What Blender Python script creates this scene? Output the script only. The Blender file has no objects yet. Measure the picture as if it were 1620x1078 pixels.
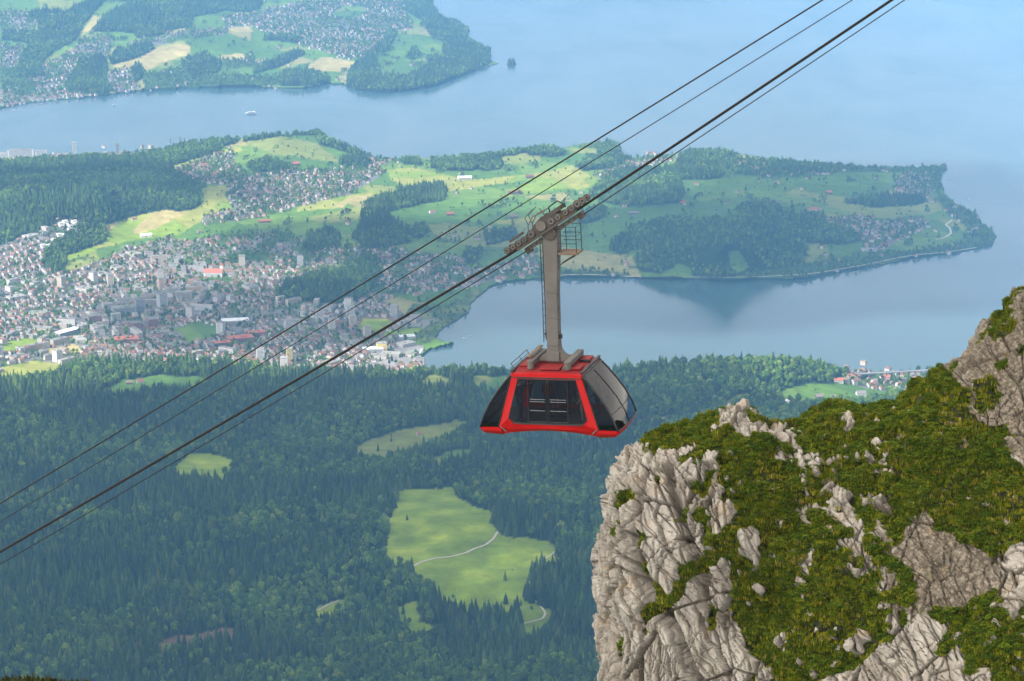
import bpy, bmesh, math, random
import numpy as np
from mathutils import Vector, Matrix

random.seed(7)
RNG = np.random.default_rng(11)
SC = bpy.context.scene
COL = SC.collection

# ------------------------------------------------------------------ camera
CAM_Z = 1640.0                      # metres above the lake
F_PX, CX, CY = 3900.0, 810.0, 539.0 # focal length and centre in photograph pixels
PITCH = math.radians(15.0)
HAZE_DENSITY = 7.6e-5
cam_data = bpy.data.cameras.new('camera')
cam_data.sensor_width = 36.0
cam_data.lens = 36.0 * F_PX / 1620.0
cam_data.clip_start = 0.5
cam_data.clip_end = 120000.0
cam = bpy.data.objects.new('camera', cam_data)
cam.location = (0, 0, CAM_Z)
cam.rotation_euler = (math.pi / 2 - PITCH, 0, 0)
COL.objects.link(cam)
SC.camera = cam

# ------------------------------------------------------------------ light
SUN_DIR = Vector((-0.62, -0.42, 0.80)).normalized()      # towards the sun
SUN_EL = math.asin(SUN_DIR.z)
SUN_AZ = math.atan2(SUN_DIR.x, SUN_DIR.y)
world = bpy.data.worlds.new('World')
SC.world = world
world.use_nodes = True
wn = world.node_tree
bg = wn.nodes['Background']
sky = wn.nodes.new('ShaderNodeTexSky')
sky.sky_type = 'NISHITA'
sky.sun_disc = False
sky.sun_elevation = SUN_EL
sky.sun_rotation = SUN_AZ
sky.altitude = 500
sky.air_density = 1.0
sky.dust_density = 1.6
sky.ozone_density = 1.0
# a thin broken veil of high cloud over the whole sky
wtc = wn.nodes.new('ShaderNodeTexCoord'); wmp = wn.nodes.new('ShaderNodeMapping'); wmp.inputs['Scale'].default_value = (1.0, 1.0, 3.2)
wno = wn.nodes.new('ShaderNodeTexNoise'); wno.inputs['Scale'].default_value = 2.6; wno.inputs['Detail'].default_value = 6; wno.inputs['Distortion'].default_value = 0.6
wmr = wn.nodes.new('ShaderNodeMapRange'); wmr.inputs[1].default_value = 0.36; wmr.inputs[2].default_value = 0.66; wmr.inputs[3].default_value = 0.7; wmr.inputs[4].default_value = 1.0
wbw = wn.nodes.new('ShaderNodeRGBToBW'); wsc = wn.nodes.new('ShaderNodeVectorMath'); wsc.operation = 'SCALE'; wsc.inputs[0].default_value = (2.4, 2.14, 1.86)
wmx = wn.nodes.new('ShaderNodeMix'); wmx.data_type = 'RGBA'
wn.links.new(wtc.outputs['Generated'], wmp.inputs[0]); wn.links.new(wmp.outputs[0], wno.inputs['Vector']); wn.links.new(wno.outputs['Fac'], wmr.inputs[0])
wn.links.new(sky.outputs[0], wbw.inputs[0]); wn.links.new(wbw.outputs[0], wsc.inputs[3])
wn.links.new(wmr.outputs[0], wmx.inputs[0]); wn.links.new(sky.outputs[0], wmx.inputs[6]); wn.links.new(wsc.outputs[0], wmx.inputs[7])
wn.links.new(wmx.outputs[2], bg.inputs[0])
bg.inputs[1].default_value = 0.118
sun_data = bpy.data.lights.new('sun', 'SUN')
sun_data.energy = 5.0
sun_data.angle = math.radians(2.5)
sun_data.color = (1.0, 0.965, 0.92)
sun = bpy.data.objects.new('sun', sun_data)
sun.rotation_euler = SUN_DIR.to_track_quat('Z', 'Y').to_euler()
sun.location = (0, 0, 4000)
COL.objects.link(sun)

# clouds: (px, py, height of the shaded land, half length, half width, turn)
CLOUDS = [(430, 860, 180, 900, 620, 0.1), (1000, 760, 140, 950, 650, -0.2), (150, 690, 130, 620, 420, 0.2), (640, 640, 80, 700, 330, 0.05), (1080, 395, 60, 900, 700, 0.1),
          (430, 500, 30, 520, 330, 0.3), (1400, 330, 30, 800, 800, 0.0), (-150, 950, 260, 700, 500, 0.4), (560, 380, 50, 420, 300, 0.2), (500, 1130, 330, 1200, 500, 0.0), (40, 285, 110, 620, 300, 0.1)]

vs = SC.view_settings
vs.view_transform = 'Standard'
vs.look = 'None'
vs.gamma = 1.0
vs.use_curve_mapping = False
vs.exposure = 1.32
SC.cycles.use_denoising = True
SC.cycles.max_bounces = 6
SC.cycles.diffuse_bounces = 2
SC.cycles.glossy_bounces = 3
SC.cycles.transparent_max_bounces = 12
SC.cycles.transmission_bounces = 4
SC.cycles.volume_bounces = 0
SC.cycles.use_adaptive_sampling = True

# ------------------------------------------------------------------ photograph pixel -> direction / position
FWD = np.array([0, math.cos(PITCH), -math.sin(PITCH)])
UPV = np.array([0, math.sin(PITCH), math.cos(PITCH)])
RGT = np.array([1.0, 0, 0])
CAMP = np.array([0, 0, CAM_Z])

def ray(px, py):
    px = np.asarray(px, float); py = np.asarray(py, float)
    return FWD + RGT * ((px - CX) / F_PX)[..., None] - UPV * ((py - CY) / F_PX)[..., None]

def ground(px, py, h):
    d = ray(px, py)
    t = (CAM_Z - np.asarray(h, float)) / (-d[..., 2])
    return CAMP + d * t[..., None]

def project(x, y, z):
    v = np.stack([x, y, z - CAM_Z], -1)
    f = v @ FWD
    return CX + F_PX * (v @ RGT) / f, CY - F_PX * (v @ UPV) / f

# ------------------------------------------------------------------ numpy noise
def _h(ix, iy, iz, s):
    n = (ix.astype(np.int64) * 374761393 + iy.astype(np.int64) * 668265263 + iz.astype(np.int64) * 1274126177 + s * 974711)
    n = (n ^ (n >> 13)) * 1274126177
    n = n & 0x7fffffff
    n = (n ^ (n >> 16)) * 668265263 & 0x7fffffff
    return (n ^ (n >> 15)) & 0xffffff

def hf(ix, iy, iz, s):
    return _h(ix, iy, iz, s) / float(0xffffff)

def vnoise(p, s=0):
    i = np.floor(p).astype(np.int64); f = p - i
    u = f * f * f * (f * (f * 6 - 15) + 10)
    r = 0
    for dx in (0, 1):
        wx = u[:, 0] if dx else 1 - u[:, 0]
        for dy in (0, 1):
            wy = u[:, 1] if dy else 1 - u[:, 1]
            for dz in (0, 1):
                wz = u[:, 2] if dz else 1 - u[:, 2]
                r = r + wx * wy * wz * hf(i[:, 0] + dx, i[:, 1] + dy, i[:, 2] + dz, s)
    return r * 2 - 1

def fbm(p, octaves=4, s=0, gain=0.5):
    a, r, t = 1.0, 0, 0
    for k in range(octaves):
        r = r + a * vnoise(p * (2.03 ** k) + 17.3 * k, s + k); t += a; a *= gain
    return r / t

def voronoi(p, s=0):
    i = np.floor(p).astype(np.int64)
    n = len(p)
    f1 = np.full(n, 9.0); f2 = np.full(n, 9.0)
    cid = np.zeros((n, 3), np.int64); cv = np.zeros((n, 3))
    for dx in (-1, 0, 1):
        for dy in (-1, 0, 1):
            for dz in (-1, 0, 1):
                c = i + np.array([dx, dy, dz])
                q = c + np.stack([hf(c[:, 0], c[:, 1], c[:, 2], s + k) for k in (1, 2, 3)], -1)
                v = p - q
                d = np.sqrt((v * v).sum(1))
                m = d < f1
                f2 = np.where(m, f1, np.minimum(f2, d))
                f1 = np.where(m, d, f1)
                cid[m] = c[m]; cv[m] = v[m]
    return f1, f2, cid, cv

def inpoly(px, py, poly):
    """even-odd test for arrays of points"""
    out = np.zeros(px.shape, bool)
    P = np.asarray(poly, float)
    x0, y0 = P.min(0); x1, y1 = P.max(0)
    bb = (px >= x0) & (px <= x1) & (py >= y0) & (py <= y1)
    if not bb.any():
        return out
    X = px[bb]; Y = py[bb]
    c = np.zeros(X.shape, bool)
    j = len(P) - 1
    for k in range(len(P)):
        xi, yi = P[k]; xj, yj = P[j]
        if yi != yj:
            c ^= ((yi > Y) != (yj > Y)) & (X < (xj - xi) * (Y - yi) / (yj - yi) + xi)
        j = k
    out[bb] = c
    return out

def smooth(a, b, x):
    t = np.clip((x - a) / (b - a), 0, 1)
    return t * t * (3 - 2 * t)

# ------------------------------------------------------------------ object helpers
def tag(o, label=None, cat=None, group=None, kind=None):
    if label: o['label'] = label
    if cat: o['category'] = cat
    if group: o['group'] = group
    if kind: o['kind'] = kind
    return o

def link(name, mesh, material=None, parent=None, loc=None):
    o = bpy.data.objects.new(name, mesh)
    if material is not None and len(mesh.materials) == 0:
        for m in (material if isinstance(material, (list, tuple)) else [material]):
            mesh.materials.append(m)
    COL.objects.link(o)
    if parent is not None: o.parent = parent
    if loc is not None: o.location = loc
    return o

def empty(name, loc=(0, 0, 0), rot=(0, 0, 0)):
    o = bpy.data.objects.new(name, None)
    o.empty_display_size = 0.2
    o.location = loc; o.rotation_euler = rot
    COL.objects.link(o)
    return o

def mesh_from(name, verts, faces, smooth_shade=False):
    me = bpy.data.meshes.new(name)
    me.from_pydata([tuple(v) for v in verts], [], [tuple(f) for f in faces])
    me.update()
    if smooth_shade:
        me.polygons.foreach_set('use_smooth', [True] * len(me.polygons))
    return me

def mesh_np(name, verts, quads, smooth_shade=True):
    """fast mesh from numpy arrays of verts (n,3) and quads (m,4)"""
    me = bpy.data.meshes.new(name)
    n, m = len(verts), len(quads)
    k = quads.shape[1]
    me.vertices.add(n); me.vertices.foreach_set('co', np.asarray(verts, np.float32).ravel())
    me.loops.add(m * k); me.loops.foreach_set('vertex_index', np.asarray(quads, np.int32).ravel())
    me.polygons.add(m); me.polygons.foreach_set('loop_start', np.arange(0, m * k, k, dtype=np.int32))
    me.polygons.foreach_set('use_smooth', np.full(m, smooth_shade))
    me.update(calc_edges=True)
    return me

class MB:
    """collects simple solids in one mesh"""
    def __init__(s): s.v, s.f, s.m = [], [], []
    def add(s, verts, faces, mi=0):
        o = len(s.v); s.v += [tuple(v) for v in verts]
        s.f += [tuple(i + o for i in f) for f in faces]; s.m += [mi] * len(faces)
        return s
    def box(s, c, d, M=None, mi=0):
        x, y, z = (q / 2 for q in d)
        vs_ = [Vector((a * x, b * y, e * z)) for a in (-1, 1) for b in (-1, 1) for e in (-1, 1)]
        if M is not None: vs_ = [M @ v for v in vs_]
        vs_ = [v + Vector(c) for v in vs_]
        return s.add(vs_, [(0, 1, 3, 2), (4, 6, 7, 5), (0, 4, 5, 1), (2, 3, 7, 6), (0, 2, 6, 4), (1, 5, 7, 3)], mi)
    def tube(s, pts, r, n=8, mi=0, r2=None, caps=True):
        pts = [Vector(p) for p in pts]
        rings = []
        prev = None
        for i, p in enumerate(pts):
            t = (pts[min(i + 1, len(pts) - 1)] - pts[max(i - 1, 0)]).normalized()
            if prev is None:
                a = Vector((0, 0, 1)) if abs(t.z) < 0.9 else Vector((1, 0, 0))
                u = t.cross(a).normalized()
            else:
                u = (prev - t * prev.dot(t)).normalized()
            prev = u
            w = t.cross(u)
            rr = r if r2 is None else r + (r2 - r) * i / (len(pts) - 1)
            rings.append([p + (u * math.cos(2 * math.pi * k / n) + w * math.sin(2 * math.pi * k / n)) * rr for k in range(n)])
        V = [v for q in rings for v in q]
        Fc = []
        for i in range(len(rings) - 1):
            for k in range(n):
                Fc.append((i * n + k, i * n + (k + 1) % n, (i + 1) * n + (k + 1) % n, (i + 1) * n + k))
        if caps:
            Fc.append(tuple(range(n - 1, -1, -1))); Fc.append(tuple(range((len(rings) - 1) * n, len(rings) * n)))
        return s.add(V, Fc, mi)
    def cyl(s, c, axis, r, h, n=16, mi=0):
        a = Vector(axis).normalized() * h / 2
        return s.tube([Vector(c) - a, Vector(c) + a], r, n, mi)
    def prism(s, poly, axis_from, axis_to, mi=0):
        """poly: list of 3-D points of one face; extruded by axis_to-axis_from"""
        d = Vector(axis_to) - Vector(axis_from)
        a = [Vector(p) for p in poly]; b = [p + d for p in a]
        n = len(a)
        Fc = [tuple(range(n - 1, -1, -1)), tuple(range(n, 2 * n))]
        for k in range(n): Fc.append((k, (k + 1) % n, n + (k + 1) % n, n + k))
        return s.add(a + b, Fc, mi)
    def build(s, name, mats, parent=None, smooth_shade=False, bevel=0, loc=None):
        me = mesh_from(name, s.v, s.f, smooth_shade)
        mats = mats if isinstance(mats, (list, tuple)) else [mats]
        for m in mats: me.materials.append(m)
        if len(mats) > 1: me.polygons.foreach_set('material_index', s.m)
        bm = bmesh.new(); bm.from_mesh(me); bmesh.ops.recalc_face_normals(bm, faces=bm.faces)
        if bevel > 0:
            bmesh.ops.bevel(bm, geom=[e for e in bm.edges if len(e.link_faces) == 2 and e.calc_face_angle(0) > 0.5], offset=bevel, segments=2, affect='EDGES', profile=0.6)
        bm.to_mesh(me); bm.free(); me.update()
        return link(name, me, None, parent, loc)

# ------------------------------------------------------------------ materials
def new_mat(name):
    m = bpy.data.materials.new(name); m.use_nodes = True
    return m, m.node_tree, m.node_tree.nodes['Principled BSDF']

def N(nt, kind, **kw):
    n = nt.nodes.new(kind)
    for k, v in kw.items():
        if k.startswith('i_'):
            n.inputs[int(k[2:])].default_value = v
        else:
            setattr(n, k, v)
    return n

def ramp(nt, fac, stops):
    r = nt.nodes.new('ShaderNodeValToRGB')
    e = r.color_ramp.elements
    while len(e) < len(stops): e.new(0.5)
    for el, (p, c) in zip(e, stops):
        el.position = p; el.color = (*c, 1)
    nt.links.new(fac, r.inputs[0])
    return r.outputs[0]

def mat_noise(name, c1, c2, scale=4.0, rough=0.8, bump=0.0, metallic=0.0, detail=4.0, coat=0.0, spec=0.5, coords='Object', dirt=None):
    m, nt, b = new_mat(name)
    tc = N(nt, 'ShaderNodeTexCoord')
    no = N(nt, 'ShaderNodeTexNoise'); no.inputs['Scale'].default_value = scale; no.inputs['Detail'].default_value = detail
    nt.links.new(tc.outputs[coords], no.inputs['Vector'])
    col = ramp(nt, no.outputs['Fac'], [(0.3, c1), (0.7, c2)])
    if dirt:
        n2 = N(nt, 'ShaderNodeTexNoise'); n2.inputs['Scale'].default_value = dirt[1]; n2.inputs['Detail'].default_value = 6
        nt.links.new(tc.outputs[coords], n2.inputs['Vector'])
        mx = N(nt, 'ShaderNodeMix', data_type='RGBA')
        rr = N(nt, 'ShaderNodeMapRange'); rr.inputs[1].default_value = 0.52; rr.inputs[2].default_value = 0.72; rr.inputs[4].default_value = dirt[2]
        nt.links.new(n2.outputs['Fac'], rr.inputs[0]); nt.links.new(rr.outputs[0], mx.inputs[0])
        nt.links.new(col, mx.inputs[6]); mx.inputs[7].default_value = (*dirt[0], 1)
        col = mx.outputs[2]
    nt.links.new(col, b.inputs['Base Color'])
    b.inputs['Roughness'].default_value = rough
    b.inputs['Metallic'].default_value = metallic
    b.inputs['Coat Weight'].default_value = coat
    b.inputs['Specular IOR Level'].default_value = spec
    if bump:
        bp = N(nt, 'ShaderNodeBump'); bp.inputs['Strength'].default_value = bump; bp.inputs['Distance'].default_value = 0.05
        nt.links.new(no.outputs['Fac'], bp.inputs['Height']); nt.links.new(bp.outputs[0], b.inputs['Normal'])
    return m

def mat_random(name, stops, rough=0.8, noise=None, stand=None):
    """colour picked per object / instance"""
    m, nt, b = new_mat(name)
    oi = N(nt, 'ShaderNodeObjectInfo')
    col = ramp(nt, oi.outputs['Random'], stops)
    if noise:
        tc = N(nt, 'ShaderNodeTexCoord')
        no = N(nt, 'ShaderNodeTexNoise'); no.inputs['Scale'].default_value = noise[0]
        nt.links.new(tc.outputs['Object'], no.inputs['Vector'])
        mp = N(nt, 'ShaderNodeMapRange'); mp.inputs[1].default_value = 0.3; mp.inputs[2].default_value = 0.7
        mp.inputs[3].default_value = noise[1]; mp.inputs[4].default_value = noise[2]
        nt.links.new(no.outputs['Fac'], mp.inputs[0])
        vm = N(nt, 'ShaderNodeVectorMath', operation='SCALE')
        nt.links.new(col, vm.inputs[0]); nt.links.new(mp.outputs[0], vm.inputs[3])
        col = vm.outputs[0]
    if stand:      # whole stands of trees differ in tone
        n3 = N(nt, 'ShaderNodeTexNoise'); n3.inputs['Scale'].default_value = stand[0]; n3.inputs['Detail'].default_value = 3
        nt.links.new(oi.outputs['Location'], n3.inputs['Vector'])
        m3 = N(nt, 'ShaderNodeMapRange'); m3.inputs[1].default_value = 0.35; m3.inputs[2].default_value = 0.65; m3.inputs[3].default_value = stand[1]; m3.inputs[4].default_value = stand[2]
        nt.links.new(n3.outputs['Fac'], m3.inputs[0])
        v3 = N(nt, 'ShaderNodeVectorMath', operation='SCALE'); nt.links.new(col, v3.inputs[0]); nt.links.new(m3.outputs[0], v3.inputs[3]); col = v3.outputs[0]
    nt.links.new(col, b.inputs['Base Color'])
    b.inputs['Roughness'].default_value = rough
    b.inputs['Specular IOR Level'].default_value = 0.2
    return m

def scatter(name, P, S, R, I, protos, kind='stuff', label=None, cat=None):
    """one object: copies of the prototype meshes on many points (geometry nodes)"""
    me = bpy.data.meshes.new(name)
    me.vertices.add(len(P)); me.vertices.foreach_set('co', np.asarray(P, np.float32).ravel())
    for an, dt, arr in (('sc', 'FLOAT', S), ('rz', 'FLOAT', R), ('ix', 'INT', I)):
        a = me.attributes.new(an, dt, 'POINT')
        a.data.foreach_set('value', np.asarray(arr, np.float32 if dt == 'FLOAT' else np.int32))
    me.update()
    o = link(name, me)
    pc = bpy.data.collections.new(name + '_kinds')
    for k, pm in enumerate(protos):
        po = bpy.data.objects.new('%s_kind_%02d' % (name, k), pm); pc.objects.link(po)
    ng = bpy.data.node_groups.new(name + '_nodes', 'GeometryNodeTree')
    ng.interface.new_socket('Geometry', in_out='INPUT', socket_type='NodeSocketGeometry')
    ng.interface.new_socket('Geometry', in_out='OUTPUT', socket_type='NodeSocketGeometry')
    gi = ng.nodes.new('NodeGroupInput'); go = ng.nodes.new('NodeGroupOutput')
    ci = ng.nodes.new('GeometryNodeCollectionInfo')
    ci.inputs['Collection'].default_value = pc
    ci.inputs['Separate Children'].default_value = True
    ci.inputs['Reset Children'].default_value = True
    ip = ng.nodes.new('GeometryNodeInstanceOnPoints')
    ip.inputs['Pick Instance'].default_value = True
    def attr(nm, t):
        a = ng.nodes.new('GeometryNodeInputNamedAttribute'); a.data_type = t; a.inputs['Name'].default_value = nm
        return a.outputs['Attribute']
    cx = ng.nodes.new('ShaderNodeCombineXYZ'); ng.links.new(attr('rz', 'FLOAT'), cx.inputs[2])
    er = ng.nodes.new('FunctionNodeEulerToRotation'); ng.links.new(cx.outputs[0], er.inputs[0])
    ng.links.new(gi.outputs[0], ip.inputs['Points'])
    ng.links.new(ci.outputs[0], ip.inputs['Instance'])
    ng.links.new(attr('ix', 'INT'), ip.inputs['Instance Index'])
    ng.links.new(er.outputs[0], ip.inputs['Rotation'])
    ng.links.new(attr('sc', 'FLOAT'), ip.inputs['Scale'])
    ng.links.new(ip.outputs[0], go.inputs[0])
    md = o.modifiers.new('scatter', 'NODES'); md.node_group = ng
    return tag(o, label, cat, None, kind)
# ================================================================== LAND AND WATER
def Z(ox, oy, s, pts): return [(ox + x / s, oy + y / s) for x, y in pts]
LAKE, FIELD, FOREST, DENSE, SUBURB, WET, MEADOW, WHEAT, GREY, PARK, SOIL, BRIGHT = range(12)
NEAR_EDGE = [(665, 586), (690, 588), (730, 586), (765, 584), (800, 590), (850, 594), (980, 588), (1000, 582), (1060, 578), (1130, 574), (1200, 571), (1240, 570),
             (1290, 577), (1335, 588), (1355, 592), (1370, 588), (1400, 590), (1440, 590), (1480, 588), (1520, 594), (1620, 606), (2200, 640)]
PENINSULA = [(-600, 254), (0, 252), (60, 246), (110, 248), (170, 243), (240, 240), (290, 228), (330, 222), (385, 219), (440, 213), (480, 211), (505, 209), (520, 220),
             (560, 236), (590, 248), (640, 252), (700, 250), (760, 246), (830, 236), (860, 232), (890, 235), (925, 227), (960, 224), (980, 230), (985, 250), (1000, 251),
             (1030, 247), (1060, 246), (1090, 240), (1130, 238), (1165, 244), (1210, 251), (1270, 255), (1330, 260), (1370, 264), (1430, 264), (1470, 264), (1495, 262),
             (1500, 266), (1488, 276), (1490, 290), (1498, 312), (1520, 327), (1545, 338), (1552, 352), (1570, 362), (1577, 374), (1570, 386), (1540, 395), (1500, 402),
             (1450, 406), (1400, 418), (1350, 425), (1325, 430), (1290, 437), (1230, 442), (1150, 441), (1080, 440), (1000, 440), (960, 436), (900, 438), (850, 441),
             (800, 446), (775, 453), (765, 463), (746, 480), (742, 495), (718, 510), (700, 520), (690, 534), (702, 540), (718, 542), (702, 547), (682, 552), (668, 562)]
LAND_SOUTH = PENINSULA + NEAR_EDGE + [(2200, 1500), (-600, 1500)]
LAND_NORTH = [(-600, 182), (0, 172), (40, 163), (100, 157), (170, 150), (230, 142), (300, 139), (380, 134), (430, 139), (480, 139), (515, 132), (540, 132), (560, 141),
              (600, 145), (640, 144), (690, 134), (730, 120), (765, 107), (793, 101), (777, 95), (776, 78), (760, 68), (741, 58), (743, 46), (720, 34), (700, 28), (688, 14),
              (683, 0), (700, -60), (760, -120), (900, -170), (1200, -200), (2200, -230), (2200, -400), (-600, -400)]
ISLAND = [(801, 101), (808, 98.5), (816, 100), (819, 103), (812, 105), (803, 104.5)]
Z1 = (0, 0, 3.593); Z2 = (400, 0, 3.593); Z8 = (560, 640, 2.8375); Z7 = (940, 540, 2.7); ZB = (400, 330, 3.9925)
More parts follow.
